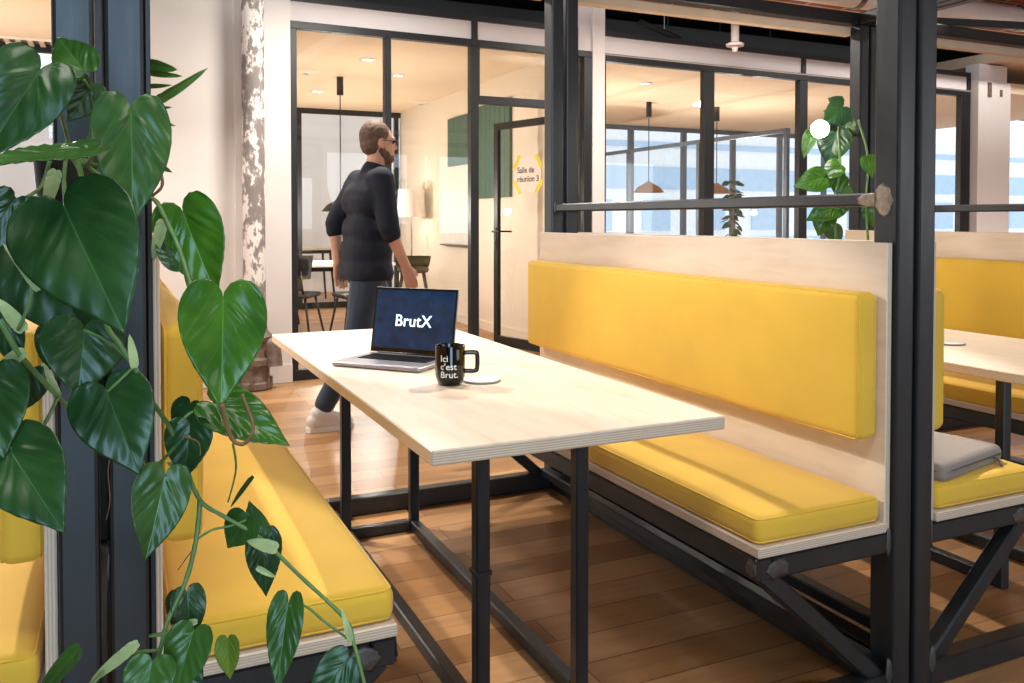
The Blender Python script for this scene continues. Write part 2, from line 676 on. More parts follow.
def text_bm(body, size, depth=0.0005, bold=0.0, align='LEFT', spacing=1.0):
    cu = bpy.data.curves.new('text_curve', 'FONT')
    cu.body = body
    cu.size = size
    cu.extrude = depth
    cu.offset = bold * size
    cu.align_x = align
    cu.space_character = spacing
    cu.resolution_u = 4
    o = bpy.data.objects.new('text_tmp', cu)
    COL.objects.link(o)
    dg = bpy.context.evaluated_depsgraph_get()
    me = bpy.data.meshes.new_from_object(o.evaluated_get(dg))
    bm = bmesh.new()
    bm.from_mesh(me)
    bpy.data.objects.remove(o)
    bpy.data.curves.remove(cu)
    bpy.data.meshes.remove(me)
    return bm


# ------------------------------------------------------------------ the setting
struct('floor', [((-6, -4.6, -0.08), (14, 15, 0))], M['floor'])
WO, WR = (0, 6.52, 0), R(1.86)


def wstruct(name, lst, mat, bev=0.0):
    return struct(name, lst, mat, None, bev, WO, WR)


# solid white wall beside the meeting room, the pilaster, the fascia over the glazing
wstruct('wall_left', [((-0.15, 0.0, 0), (0.80, 0.2, 3.6))], M['wall'])
wstruct('pillar_left', [((0.80, -0.05, 0), (1.2, 0.2, 3.6))], M['wall'])
wstruct('baseboard_left', [((-0.15, -0.015, 0), (0.80, 0.0, 0.14)), ((0.80, -0.066, 0), (1.2, -0.05, 0.14))], M['wall'], 0.004)
wstruct('wall_fascia', [((1.2, 0.0, 2.70), (3.705, 0.12, 2.85)), ((3.975, 0.0, 2.70), (8.96, 0.12, 2.85))], M['fascia'])
wstruct('trim_1', [((1.2, -0.02, 2.85), (3.705, 0.14, 2.90)), ((3.975, -0.02, 2.85), (8.96, 0.14, 2.90)),
                   ((2.69, -0.02, 2.70), (2.74, 0.0, 2.85)), ((6.35, -0.02, 2.70), (6.40, 0.0, 2.85)), ((8.91, -0.02, 2.70), (8.96, 0.0, 2.85)), ((3.66, -0.02, 2.70), (3.705, 0, 2.85))], M['frame'])


def glazing(name, s0, s1, mull, z0, z1, zb=0.08):
    """black framed glazed front between s0 and s1 with mullions"""
    f = [((s0, -0.02, z1), (s1, 0.05, z1 + 0.055)), ((s0, -0.02, z0), (s1, 0.05, z0 + zb))]
    for a, b in mull:
        f.append(((a, -0.02, z0 + zb), (b, 0.05, z1)))
    o = wstruct(name, f, M['frame'], 0.003)
    xs = sorted(mull)
    for (a0, a1), (b0, b1) in zip(xs, xs[1:]):
        boxes('pane', [((a1, 0.01, z0 + zb), (b0, 0.018, z1))], M['glass'], o, 0)
    return o


glazing('window_1', 1.2, 2.75, [(1.2, 1.254), (1.944, 1.994), (2.677, 2.75)], 0, 2.645)
glazing('window_2', 2.75, 3.705, [(2.75, 2.76), (3.60, 3.705)], 2.175, 2.645, 0.066)
wstruct('trim_2', [((3.60, -0.02, 0), (3.705, 0.05, 2.175))], M['frame'], 0.003)
glazing('window_3', 3.975, 8.96, [(3.975, 3.997), (5.102, 5.223), (6.318, 6.428), (7.55, 7.66), (8.80, 8.96)], 0, 2.625)
wstruct('pillar_1', [((3.849, -0.03, 0), (3.975, 0.12, 3.4))], M['wall'])
wstruct('pillar_2', [((3.705, 0.0, 2.86), (3.849, 0.12, 3.4)), ((3.705, 0.0, 2.70), (3.849, 0.12, 2.86))], M['fascia'])
glazing('window_8', 3.705, 3.849, [(3.705, 3.712), (3.768, 3.849)], 0, 2.645)
col = wstruct('column_right', [((8.98, -0.10, 0), (9.56, 0.12, 2.80)), ((9.02, -0.08, 2.80), (9.52, 0.09, 3.0))], M['wall'])
wstruct('trim_3', [((9.14, -0.12, 2.62), (9.19, -0.10, 2.79)), ((9.36, -0.11, 2.64), (9.40, -0.10, 2.72))], M['iron'])

# the rest of the hall, behind and beside the camera
struct('wall_hall_back', [((-6, -4.62, 0), (14, -4.5, 3.45))], M['wall'])
struct('wall_hall_left', [((-6.1, -4.5, 0), (-6, 5.2, 3.45))], M['wall'])
struct('wall_hall_right', [((14, -4.5, 0), (14.1, 6.3, 3.45))], M['wall'])
# meeting room behind the glass
struct('ceiling_meeting_room', [((1.2, 6.76, 2.72), (3.7, 11.8, 2.84))], M['peach'])
struct('ceiling_second_room', [((3.82, 6.86, 2.72), (12.5, 11.8, 2.84))], M['peach'])
struct('wall_partition', [((3.7, 6.75, 0), (3.82, 11.8, 2.72))], M['cream'])
struct('wall_room_left', [((1.08, 6.76, 0), (1.2, 11.8, 2.72))], M['cream'])
struct('baseboard_room', [((3.685, 6.8, 0), (3.7, 11.7, 0.10))], M['cream'])


def back_glazing(name, x0, x1, mull, y, zt=2.72, z0=0.0, mat='frame', w_=0.06):
    f = [((x0, y, zt - 0.07), (x1, y + 0.06, zt)), ((x0, y, z0), (x1, y + 0.06, z0 + 0.08))]
    for m in mull:
        f.append(((m - w_ / 2, y, z0 + 0.08), (m + w_ / 2, y + 0.06, zt - 0.07)))
    o = struct(name, f, M[mat], None, 0)
    for a, b in zip(mull, mull[1:]):
        boxes('pane', [((a + w_ / 2, y + 0.02, z0 + 0.08), (b - w_ / 2, y + 0.028, zt - 0.07))], M['glass'], o, 0)
    return o


back_glazing('window_4', 1.2, 3.7, [1.25, 2.28, 3.64], 11.74)
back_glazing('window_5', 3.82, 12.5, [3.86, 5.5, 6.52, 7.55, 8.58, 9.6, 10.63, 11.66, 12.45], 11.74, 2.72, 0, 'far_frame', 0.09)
# added glazed screen; its rail stands in for a line reflected in the glass
sp = struct('reflection_screen', [((6.34, 6.92, 2.12), (6.39, 11.7, 2.165)), ((6.34, 6.92, 0), (6.39, 11.7, 0.06))] +
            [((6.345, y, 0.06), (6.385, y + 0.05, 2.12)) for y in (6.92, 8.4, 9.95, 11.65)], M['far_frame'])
for a, b in ((6.97, 8.4), (8.45, 9.95), (10.0, 11.65)):
    boxes('pane', [((6.36, a, 0.06), (6.368, b, 2.12))], M['glass'], sp, 0)
struct('wall_far', [((-2.6, 14.4, 0), (4.4, 14.5, 3.2))], M['wall'])
# added facade; its blue bands stand in for reflections in the far windows
struct('wall_outside', [((5, 20, -1), (34, 20.4, 3.7))], M['facade'])
struct('reflection_trim', [((5, 19.96, z), (34, 20.0, z + h)) for z, h in ((0.2, 0.5), (2.05, 0.62), (3.2, 0.16))] +
       [((5.6 + 1.9 * k, 19.93, 0.9), (6.5 + 1.9 * k, 20.0, 1.75)) for k in range(14)], M['reflection_band'])
# dark void above the rooms, ducts, vaulted hall ceiling
struct('ceiling_void', [((-0.5, 9.4, 2.86), (16, 9.5, 3.7)), ((-0.5, 6.62, 3.6), (16, 9.4, 3.7))], M['void'])
struct('ceiling_hall', [((2.5, -4.5, 3.08), (14, 6.38, 3.2))], M['brick'])
struct('ceiling_dark', [((-6, -4.5, 3.35), (2.5, 6.0, 3.45))], M['void'])
struct('ceiling_far_hall', [((9.2, 6.4, 3.02), (16, 9.38, 3.14))], M['batten'])
struct('beam_hall', [((2.5, y, 2.93), (14, y + 0.12, 3.08)) for y in (2.2, 4.1)], M['batten'], None, 0.005)
# nook on the left, its ceiling and back window
struct('ceiling_nook', [((-6, 5.2, 2.72), (-0.15, 8.5, 2.84))], M['peach'])
back_glazing('window_7', -6, -0.15, [-5.9, -3.6, -2.2, -1.16, -0.2], 8.42, 2.72, 0.0)
struct('wall_nook', [((-0.15, 6.73, 0), (0.0, 8.5, 3.5))], M['wall'])


# ---- door leaf, standing open into the room
DH = Vector((3.575, 6.70, 0))
door_rot = math.atan2(0.93, -0.245)
d = struct('door_1', [((0.0, -0.02, 0.01), (0.93, 0.02, 0.10)), ((0.0, -0.02, 2.07), (0.93, 0.02, 2.135)),
                      ((0.0, -0.02, 0.10), (0.06, 0.02, 2.07)), ((0.865, -0.02, 0.10), (0.93, 0.02, 2.07))], M['frame'], None, 0.003)
d.location = DH
d.rotation_euler = (0, 0, door_rot)
boxes('pane', [((0.06, -0.004, 0.10), (0.865, 0.004, 2.07))], M['glass'], d, 0)
bm = bmesh.new()
for s in (1, -1):
    add_box(bm, (0.88, min(s * 0.02, s * 0.028), 0.93), (0.915, max(s * 0.02, s * 0.028), 1.14), 0.003)
    add_tube(bm, [(0.897, s * 0.025, 1.10), (0.897, s * 0.065, 1.10), (0.88, s * 0.072, 1.10), (0.77, s * 0.072, 1.10)], 0.009, 8)
    add_tube(bm, [(0.897, s * 0.025, 0.99), (0.897, s * 0.034, 0.99)], 0.009, 10)
obj('handle', bm, M['black'], d, 40)

# sign on the door glass (faces the hall side, -X)
sg = thing('room_sign', 'room name sign with yellow corner brackets stuck on the open glass door', 'sign', DH, door_rot)
# the sign's own axes: u runs from free edge to hinge (left to right as read), v up
SU = 0.44


def sign_xf(bm):
    for v in bm.verts:
        x, y, z = v.co
        v.co = Vector((SU - x, 0.0055 + z, 1.632 + y))


me = bpy.data.meshes.new('tmp')
for line, dy in (('Salle de', 0.014), ('réunion 3', -0.068)):
    bm = text_bm(line, 0.078, 0.0004, 0.014)
    for v in bm.verts:
        v.co += Vector((-0.15, dy, 0))
    sign_xf(bm)
    obj('lettering', bm, M['dark_print'], sg)
for sx in (-1, 1):
    for sy in (-1, 1):
        bm = bmesh.new()
        a, b = Vector((sx * 0.11, sy * 0.175, 0)), Vector((sx * 0.195, sy * 0.055, 0))
        n = Vector((-(b - a).y, (b - a).x, 0)).normalized() * 0.021
        bm.faces.new([bm.verts.new(p) for p in (a - n, b - n, b + n, a + n)])
        sign_xf(bm)
        obj('bracket', bm, M['yellow_print'], sg)
bm = bmesh.new()
pts = [(-0.09, 0.165), (0.09, 0.165), (0.18, 0.04), (0.18, -0.04), (0.09, -0.165), (-0.09, -0.165), (-0.18, -0.04), (-0.18, 0.04)]
bm.faces.new([bm.verts.new((x, y, -0.0008)) for x, y in pts])
sign_xf(bm)
obj('backing', bm, M['pale_print'], sg)

# ------------------------------------------------------------------ booth frames (black steel)
PITCHX, Y0 = 1.867, 1.547
X0 = -0.012
W_ = 1.853
DEP = 1.953
T, TD = 0.061, 0.078


def mx(b):
    """mirror a box across the module's middle"""
    (x0, y0, z0), (x1, y1, z1) = b
    return ((W_ - x1, y0, z0), (W_ - x0, y1, z1))


def blob(bm, c, s, seed=0):
    r = bmesh.ops.create_icosphere(bm, subdivisions=3, radius=1.0)
    for v in r['verts']:
        k = 1 + 0.42 * mnoise.noise(v.co * 2.0 + Vector((seed * 3.1, 0, 0)))
        v.co = Vector(c) + Vector((v.co.x * s[0] * k, v.co.y * s[1] * k, v.co.z * s[2] * k))


def make_frame(label, loc):
    t = thing('booth_frame', label, 'booth frame', loc, 0, 'steel booth frames')
    for x in (0, W_ - T):
        for y in (0, DEP - TD):
            boxes('post', [((x, y, 0), (x + T, y + TD, 2.265))], M['steel'], t, 0.007, 2)
    for y in (0, DEP - T):
        boxes('top_beam', [((0, y, 2.267), (W_, y + T, 2.33))], M['steel'], t, 0.006)
    for x in (0, W_ - T):
        boxes('top_beam', [((x, T + 0.002, 2.267), (x + T, DEP - T - 0.002, 2.33))], M['steel'], t, 0.006)
    boxes('batten', [((T, DEP - 0.01, 2.215), (W_ - T, DEP + 0.035, 2.262))], M['batten'], t, 0.003)
    for s in (0, 1):
        q = (lambda b: mx(b)) if not s else (lambda b: b)
        xr = W_ - T
        boxes('mid_rail', [q(((xr + 0.012, TD, 1.254), (xr + 0.05, DEP - TD, 1.288)))], M['steel'], t, 0.005)
        boxes('base_rail', [q(((xr, TD, 0), (xr + T, DEP - TD, 0.06)))], M['steel'], t, 0.005)
        boxes('base_rail', [q(((xr - 0.05, T, 0.062), (xr - 0.004, DEP - T, 0.10)))], M['steel'], t, 0.005)
        # seat carrier: front rail, two side rails, two diagonal struts
        sx = 1.36
        boxes('seat_rail', [q(((sx, 0.012, 0.372), (sx + 0.05, DEP - 0.012, 0.427)))], M['steel'], t, 0.005)
        for y in (0.012, DEP - 0.062):
            boxes('seat_rail', [q(((sx + 0.052, y, 0.372), (xr - 0.001, y + 0.05, 0.427)))], M['steel'], t, 0.005)
            bm = bmesh.new()
            a, b = Vector((sx + 0.03, y + 0.025, 0.385)), Vector((xr - 0.02, y + 0.025, 0.045))
            dd = b - a
            add_box(bm, (-0.022, -0.022, -dd.length / 2), (0.022, 0.022, dd.length / 2), 0.005,
                    rot=dd.to_track_quat('Z', 'Y').to_matrix(), at=(a + b) / 2)
            if not s:
                for v in bm.verts:
                    v.co.x = W_ - v.co.x
            obj('strut', bm, M['steel'], t)
        for k, (c_, s_) in enumerate((((sx + 0.062, 0.0115, 0.396), (0.034, 0.0022, 0.022)), ((sx + 0.0, 0.03, 0.40), (0.0022, 0.018, 0.02)),
                                      ((xr - 0.006, 0.011, 0.40), (0.010, 0.0022, 0.036)), ((xr - 0.010, 0.004, 0.07), (0.012, 0.004, 0.036)),
                                      ((xr - 0.0005, 0.042, 1.268), (0.0022, 0.026, 0.040)), ((xr + 0.0115, TD + 0.018, 1.271), (0.0022, 0.045, 0.0165)),
                                      ((xr + 0.011, DEP - TD - 0.008, 1.272), (0.003, 0.010, 0.022)))):
            bm = bmesh.new()
            blob(bm, c_, s_, k + 1)
            if not s:
                for v in bm.verts:
                    v.co.x = W_ - v.co.x
            obj('weld_patch', bm, M['weld' if k in (4, 5) else 'weld_dark'], t, True)
    boxes('base_rail', [((T, DEP - T, 0), (W_ - T, DEP - 0.002, 0.075))], M['steel'], t, 0.005)
    for s in (0, 1):
        b = ((1.30, 0.002, 0.0), (W_ - T - 0.002, 0.056, 0.065))
        boxes('base_rail', [b if s else mx(b)], M['steel'], t, 0.005)
    return t


fr0 = make_frame('black steel booth frame around the table with the laptop', (X0, Y0, 0))
fr1 = copy_tree(fr0, (X0 + PITCHX, Y0, 0), 'black steel booth frame around the bench with the grey pouch')
fr2 = copy_tree(fr0, (X0 + 2 * PITCHX, Y0, 0), 'black steel booth frame beyond the climbing plant with the glaring spotlight')
fr3 = copy_tree(fr0, (X0 - PITCHX, Y0, 0), 'blue-black steel booth frame whose post stands behind the big heart-shaped leaves')
boxes('spacer', [((T + 0.001, 0.004, 0.0), (T + 0.009, T, 2.26))], M['black'], fr0, 0.001)


# ------------------------------------------------------------------ benches and cushions
def bench(side, loc, label):
    t = thing('bench', label, 'bench', loc, 0, 'plywood booth benches')
    b = ((1.36, 0.004, 0.430), (1.770, DEP - 0.01, 0.455))
    boxes('seat_panel', [b if side else mx(b)], M['ply_z'], t, 0.003)
    b = ((1.7715, 0.013, 0.430), (1.790, DEP + 0.0, 1.16))
    boxes('back_panel', [b if side else mx(b)], M['ply_x'], t, 0.002)
    return t


def seat_cushion(side, loc, label):
    lo, hi = (1.362, 0.012, 0.456), (1.762, DEP - 0.02, 0.522)
    if not side:
        lo, hi = mx((lo, hi))
    return cushion('seat_cushion', lo, hi, 2, label, 'cushion', loc, 'yellow seat cushions')


def back_cushion(side, loc, label):
    lo, hi = (1.703, 0.035, 0.657), (1.770, DEP - 0.005, 1.035)
    if not side:
        lo, hi = mx((lo, hi))
    return cushion('back_cushion', lo, hi, 0, label, 'cushion', loc, 'yellow back cushions')


L0, L1, Lm = (X0, Y0, 0), (X0 + PITCHX, Y0, 0), (X0 - PITCHX, Y0, 0)
bench(1, L0, 'plywood bench facing the laptop table, with the long pale back panel')
seat_cushion(1, L0, 'yellow seat cushion partly in shadow on the bench across the laptop table')
back_cushion(1, L0, 'long yellow back cushion facing the laptop table in front of the pale panel')
bench(0, L0, 'plywood bench behind the dangling leaves beside the laptop table')
seat_cushion(0, L0, 'brightly lit yellow seat cushion under the dangling vine')
back_cushion(0, L0, 'yellow back cushion seen end-on behind the glossy hanging leaf')
bench(1, Lm, 'plywood bench on the far side of the blue-black post with big leaves')
seat_cushion(1, Lm, 'yellow seat cushion at the left edge, low beside the blue-black post')
back_cushion(1, Lm, 'yellow back cushion at the left edge, partly behind large leaves')
bench(0, L1, 'plywood bench that carries the grey pouch')
seat_cushion(0, L1, 'yellow seat cushion under the grey pouch')
back_cushion(0, L1, 'yellow back cushion above the grey pouch, a thin strip beside the black post')
bench(1, L1, 'plywood bench facing the pouch, behind the other table')
seat_cushion(1, L1, 'yellow seat cushion under the edge of the far table')
back_cushion(1, L1, 'yellow back cushion behind the far table')


# ------------------------------------------------------------------ tables
def make_table(label, loc):
    t = thing('table', label, 'table', loc, 0, 'plywood booth tables')
    boxes('tabletop', [((0.580, 0.058, 0.728), (1.305, 1.965, 0.760))], M['ply_z'], t, 0.003)
    for x in (0.782, 1.052):
        for y in (0.315, 1.64):
            boxes('leg', [((x, y, 0.0), (x + 0.036, y + 0.036, 0.727))], M['steel'], t, 0.004)
        boxes('base_rail', [((x - 0.001, 0.353, 0.002), (x + 0.037, 1.638, 0.042))], M['steel'], t, 0.004)
        boxes('top_rail', [((x, 0.353, 0.69), (x + 0.036, 1.638, 0.727))], M['steel'], t, 0.004)
        if x < 0.9:
            boxes('base_rail', [((x - 0.001, 1.678, 0.002), (x + 0.037, 1.886, 0.042))], M['steel'], t, 0.004)
    boxes('base_rail', [((0.82, 1.64, 0.002), (1.05, 1.676, 0.042))], M['steel'], t, 0.004)
    boxes('top_rail', [((0.82, 1.64, 0.69), (1.05, 1.676, 0.727))], M['steel'], t, 0.004)
    boxes('cable_tie', [((0.779, 0.312, 0.372), (0.821, 0.354, 0.384))], M['black'], t, 0.001)
    return t


table0 = make_table('pale plywood table with laptop and mug on black steel legs', L0)
table1 = copy_tree(table0, L1, 'pale plywood table behind the grey pouch, bare but for a white disc')


def charging_pad(loc, label):
    t = thing('charging_pad', label, 'disc', loc, 0, 'white table discs')
    bm = bmesh.new()
    add_lathe(bm, [(0.050, 0.0), (0.0545, 0.001), (0.0545, 0.0035), (0.053, 0.005)], 40)
    obj('rim', bm, M['disc_rim'], t, 40)
    bm = bmesh.new()
    add_lathe(bm, [(0.0515, 0.0051), (0.0515, 0.0056), (0.050, 0.006)], 40)
    obj('top', bm, M['disc'], t, 40)
    return t


charging_pad((0.943, 2.243, 0.7605), 'flat white disc beside the black mug')
charging_pad((0.952 + PITCHX - 0.03, 2.19, 0.7605), 'flat white disc on the table behind the grey pouch')

# ------------------------------------------------------------------ laptop
lap = thing('laptop', 'open grey laptop with glowing white writing on a dark blue screen', 'laptop', (0.800, 2.623, 0.7605), R(-49))
LW, LD = 0.315, 0.221
bm = bmesh.new()
add_box(bm, (-LW / 2, -LD / 2, 0.001), (LW / 2, LD / 2, 0.014), 0.005, 3)
obj('base', bm, M['alu'], lap, 40)
bm = bmesh.new()
kw, kd = LW * 0.80, 0.100
add_box(bm, (-kw / 2, LD / 2 - 0.030 - kd, 0.0137), (kw / 2, LD / 2 - 0.030, 0.0143))
obj('keyboard_well', bm, M['key'], lap)
bm = bmesh.new()
rows, cols = 6, 14
for j in range(rows):
    y = LD / 2 - 0.030 - kd + (j + 0.5) * kd / rows
    i = 0
    while i < cols:
        wcell = kw / cols
        span = 1
        if j == 0 and i == 4:
            span = 5
        x0 = -kw / 2 + i * wcell + 0.0012
        x1 = x0 + wcell * span - 0.0024
        add_box(bm, (x0, y - kd / rows / 2 + 0.0012, 0.0143), (x1, y + kd / rows / 2 - 0.0012, 0.0156), 0.0006)
        i += span
obj('keyboard', bm, M['key'], lap)
boxes('trackpad', [((-0.062, -LD / 2 + 0.008, 0.0139), (0.062, -LD / 2 + 0.085, 0.0144))], M['alu'], lap, 0)
tilt = R(-10.5)
lid_m = Matrix.Translation((0, LD / 2 - 0.004, 0.016)) @ Matrix.Rotation(tilt, 4, 'X')


def lid_part(name, lst, mat, bev, smooth=False, parent=lap):
    bm = bmesh.new()
    for lo, hi in lst:
        add_box(bm, lo, hi, bev, 2)
    bm.transform(lid_m)
    return obj(name, bm, mat, parent, smooth)


LH = 0.218
lid = lid_part('lid', [((-LW / 2, 0.0, 0.0), (LW / 2, 0.005, LH))], M['alu'], 0.0022, 40)
lid_part('bezel', [((-LW / 2 + 0.0015, -0.0012, 0.002), (LW / 2 - 0.0015, -0.0002, LH - 0.0015))], M['bezel'], 0.0004, parent=lid)
lid_part('screen', [((-LW / 2 + 0.008, -0.0020, 0.016), (LW / 2 - 0.008, -0.0013, LH - 0.009))], M['screen'], 0, parent=lid)
bm = text_bm('BrutX', 0.0545, 0.0003, 0.008, 'CENTER', 1.03)
bm.transform(lid_m @ Matrix.Translation((-0.001, -0.0026, 0.090)) @ Matrix.Rotation(R(90), 4, 'X'))
obj('lettering', bm, M['screen_text'], lid)
bm = bmesh.new()
add_tube(bm, [(-LW / 2 + 0.03, LD / 2 - 0.003, 0.015), (LW / 2 - 0.03, LD / 2 - 0.003, 0.015)], 0.0045, 10)
obj('hinge', bm, M['black'], lap, True)

# ------------------------------------------------------------------ mug
mc = Vector((0.845, 2.235, 0.7605))
to_cam = math.atan2(-mc.y, -mc.x)
mug = thing('mug', 'glossy black mug with white French lettering beside the laptop', 'mug', mc, to_cam)
bm = bmesh.new()
rr, hh = 0.0415, 0.110
add_lathe(bm, [(0.001, 0.0), (rr - 0.012, 0.0), (rr - 0.008, 0.003), (rr - 0.001, 0.022), (rr, 0.032), (rr, hh - 0.002), (rr - 0.001, hh), (rr - 0.003, hh), (rr - 0.004, hh - 0.003),
               (rr - 0.004, 0.030), (rr - 0.012, 0.008), (0.001, 0.006)], 48, cap=False)
obj('body', bm, M['mug'], mug, True)
bm = bmesh.new()
hp = [(0, rr - 0.003, 0.088), (0, rr + 0.026, 0.088), (0, rr + 0.0335, 0.082), (0, rr + 0.0335, 0.045), (0, rr + 0.026, 0.037), (0, rr - 0.003, 0.037)]
add_tube(bm, spline(hp, 5), 0.0048, 10, flat=1.35)
obj('handle', bm, M['mug'], mug, True)
for k, line in enumerate(('Ici', "c'est", 'Brut.')):
    bm = text_bm(line, 0.0248, 0.0002, 0.0095, 'LEFT', 1.03)
    for v in bm.verts:
        v.co += Vector((-0.0285, 0.069 - k * 0.0222, 0))
    bmesh.ops.subdivide_edges(bm, edges=[e for e in bm.edges if e.calc_length() > 0.004], cuts=2)
    for v in bm.verts:
        a = v.co.x / (rr + 0.0006)
        rad = rr + 0.0006 + v.co.z
        v.co = Vector((rad * math.cos(a), rad * math.sin(a), v.co.y))
    obj('lettering', bm, M['print'], mug)

# ------------------------------------------------------------------ grey pouch on the other bench
po = thing('pouch', 'grey felt zip pouch lying on the yellow seat', 'pouch', (2.12, 1.72, 0.524), R(12))
bm = cushion_bm((-0.17, -0.125, 0.0), (0.17, 0.125, 0.048), 0.02, 2, 0.006)
obj('body', bm, M['grey_felt'], po, True)
bm = bmesh.new()
add_tube(bm, loop_pts((-0.171, -0.126, 0), (0.171, 0.126, 0.048), 2, 0.026, 0.03), 0.003, 6, False)
obj('zip', bm, M['metal'], po, True)
bm = bmesh.new()
add_tube(bm, spline([(0.10, -0.13, 0.026), (0.108, -0.142, 0.012), (0.112, -0.148, -0.006)], 4), 0.004, 6)
add_box(bm, (0.105, -0.153, -0.036), (0.119, -0.146, -0.004), 0.002)
obj('zip_pull', bm, M['metal'], po)


# ------------------------------------------------------------------ hanging philodendron and other plants
HEART = [(0, 1.0), (3, 0.94), (8, 0.85), (18, 0.745), (33, 0.645), (52, 0.56), (73, 0.495), (92, 0.44), (115, 0.36), (135, 0.265), (150, 0.19), (165, 0.105), (180, 0.03)]
SLIM = [(0, 1.0), (3, 0.9), (7, 0.72), (14, 0.48), (28, 0.27), (50, 0.165), (90, 0.11), (130, 0.10), (165, 0.06), (180, 0.03)]


def heart_r(a, prof):
    a = abs(a)
    for (a0, r0), (a1, r1) in zip(prof, prof[1:]):
        if a <= a1:
            t = (a - a0) / (a1 - a0)
            return lerp(r0, r1, t * t * (3 - 2 * t) if a1 > 130 else t)
    return prof[-1][1]


def leaf_bm(base, tip, width, roll=0.0, fold=0.25, droop=0.12, wave=0.02, seed=0, prof=HEART, tilt=0.0):
    base, tip = Vector(base), Vector(tip)
    ax = tip - base
    L = ax.length
    ya = ax.normalized()
    view = (Vector((0, 0, CAM_H)) - (base + tip) / 2).normalized()
    za = (view - ya * view.dot(ya)).normalized()
    za = Matrix.Rotation(R(roll), 3, ya) @ za
    xa = ya.cross(za)
    wmax = max(heart_r(d_, prof) * math.sin(R(d_)) for d_ in range(5, 175, 5))
    kx = width / (2 * wmax * L)
    bm = bmesh.new()
    uvl = bm.loops.layers.uv.new('UVMap')
    rnd = random.Random(seed)
    ph = rnd.uniform(0, 6.28)
    NA, rings = 56, [0.15, 0.3, 0.45, 0.6, 0.75, 0.88, 0.96, 1.0]
    uvs = {}

    def mk(x, y):
        xx = x * kx
        z = fold * abs(xx) * (1 - 0.35 * y) - droop * max(y, 0) ** 2 - droop * 0.5 * (min(y, 0) ** 2)
        z += wave * math.sin(ph + 7 * y + 5 * abs(x)) * min(1, abs(x) * 5) + 0.010 * math.sin(abs(x) * 40 - y * 41) * min(1, abs(x) * 6)
        z -= 0.7 * fold * xx * xx * 1.6
        v = bm.verts.new(base + (xa * xx + ya * y + za * z) * L)
        uvs[v] = (0.5 + x, 0.5 + y * 0.5)
        return v
    c = mk(0, 0.0)
    grid = []
    for q in rings:
        row = []
        for k in range(NA):
            a = -180 + 360 * k / NA
            # denser sampling round the tip
            a = a - 22 * math.sin(R(a * 1.0))
            r = heart_r(a, prof) * q
            row.append(mk(r * math.sin(R(a)), r * math.cos(R(a))))
        grid.append(row)
    fs = []
    for k in range(NA):
        fs.append(bm.faces.new((c, grid[0][k], grid[0][(k + 1) % NA])))
    for a, b in zip(grid, grid[1:]):
        for k in range(NA):
            fs.append(bm.faces.new((a[k], b[k], b[(k + 1) % NA], a[(k + 1) % NA])))
    # give the blade a thickness
    for f in fs:
        for lp in f.loops:
            lp[uvl].uv = uvs[lp.vert]
    bm.normal_update()
    g = bmesh.ops.solidify(bm, geom=bm.faces[:], thickness=0.0006)
    return bm


def leaf(plant, mat, *a, **k):
    bm = leaf_bm(*a, **k)
    return obj('leaf', bm, M[mat], plant, True)


def leaf_px(plant, mat, b, t, wpx, d, d2=None, roll=0.0, **k):
    d2 = d if d2 is None else d2
    wid = wpx / F_PX * (d + d2) / 2 / max(0.3, math.cos(R(roll)))
    return leaf(plant, mat, P(b[0], b[1], d), P(t[0], t[1], d2), wid, roll, **k)


def stem_px(plant, pts, r0, r1, mat='stem', name='stem'):
    """pts: (x, y, depth)"""
    q = spline([P(*p) for p in pts], 6)
    n = len(q)
    bm = bmesh.new()
    add_tube(bm, q, [lerp(r0, r1, i / (n - 1)) * (1 + 0.08 * math.sin(i * 1.9)) for i in range(n)], 8)
    return obj(name, bm, M[mat], plant, True)


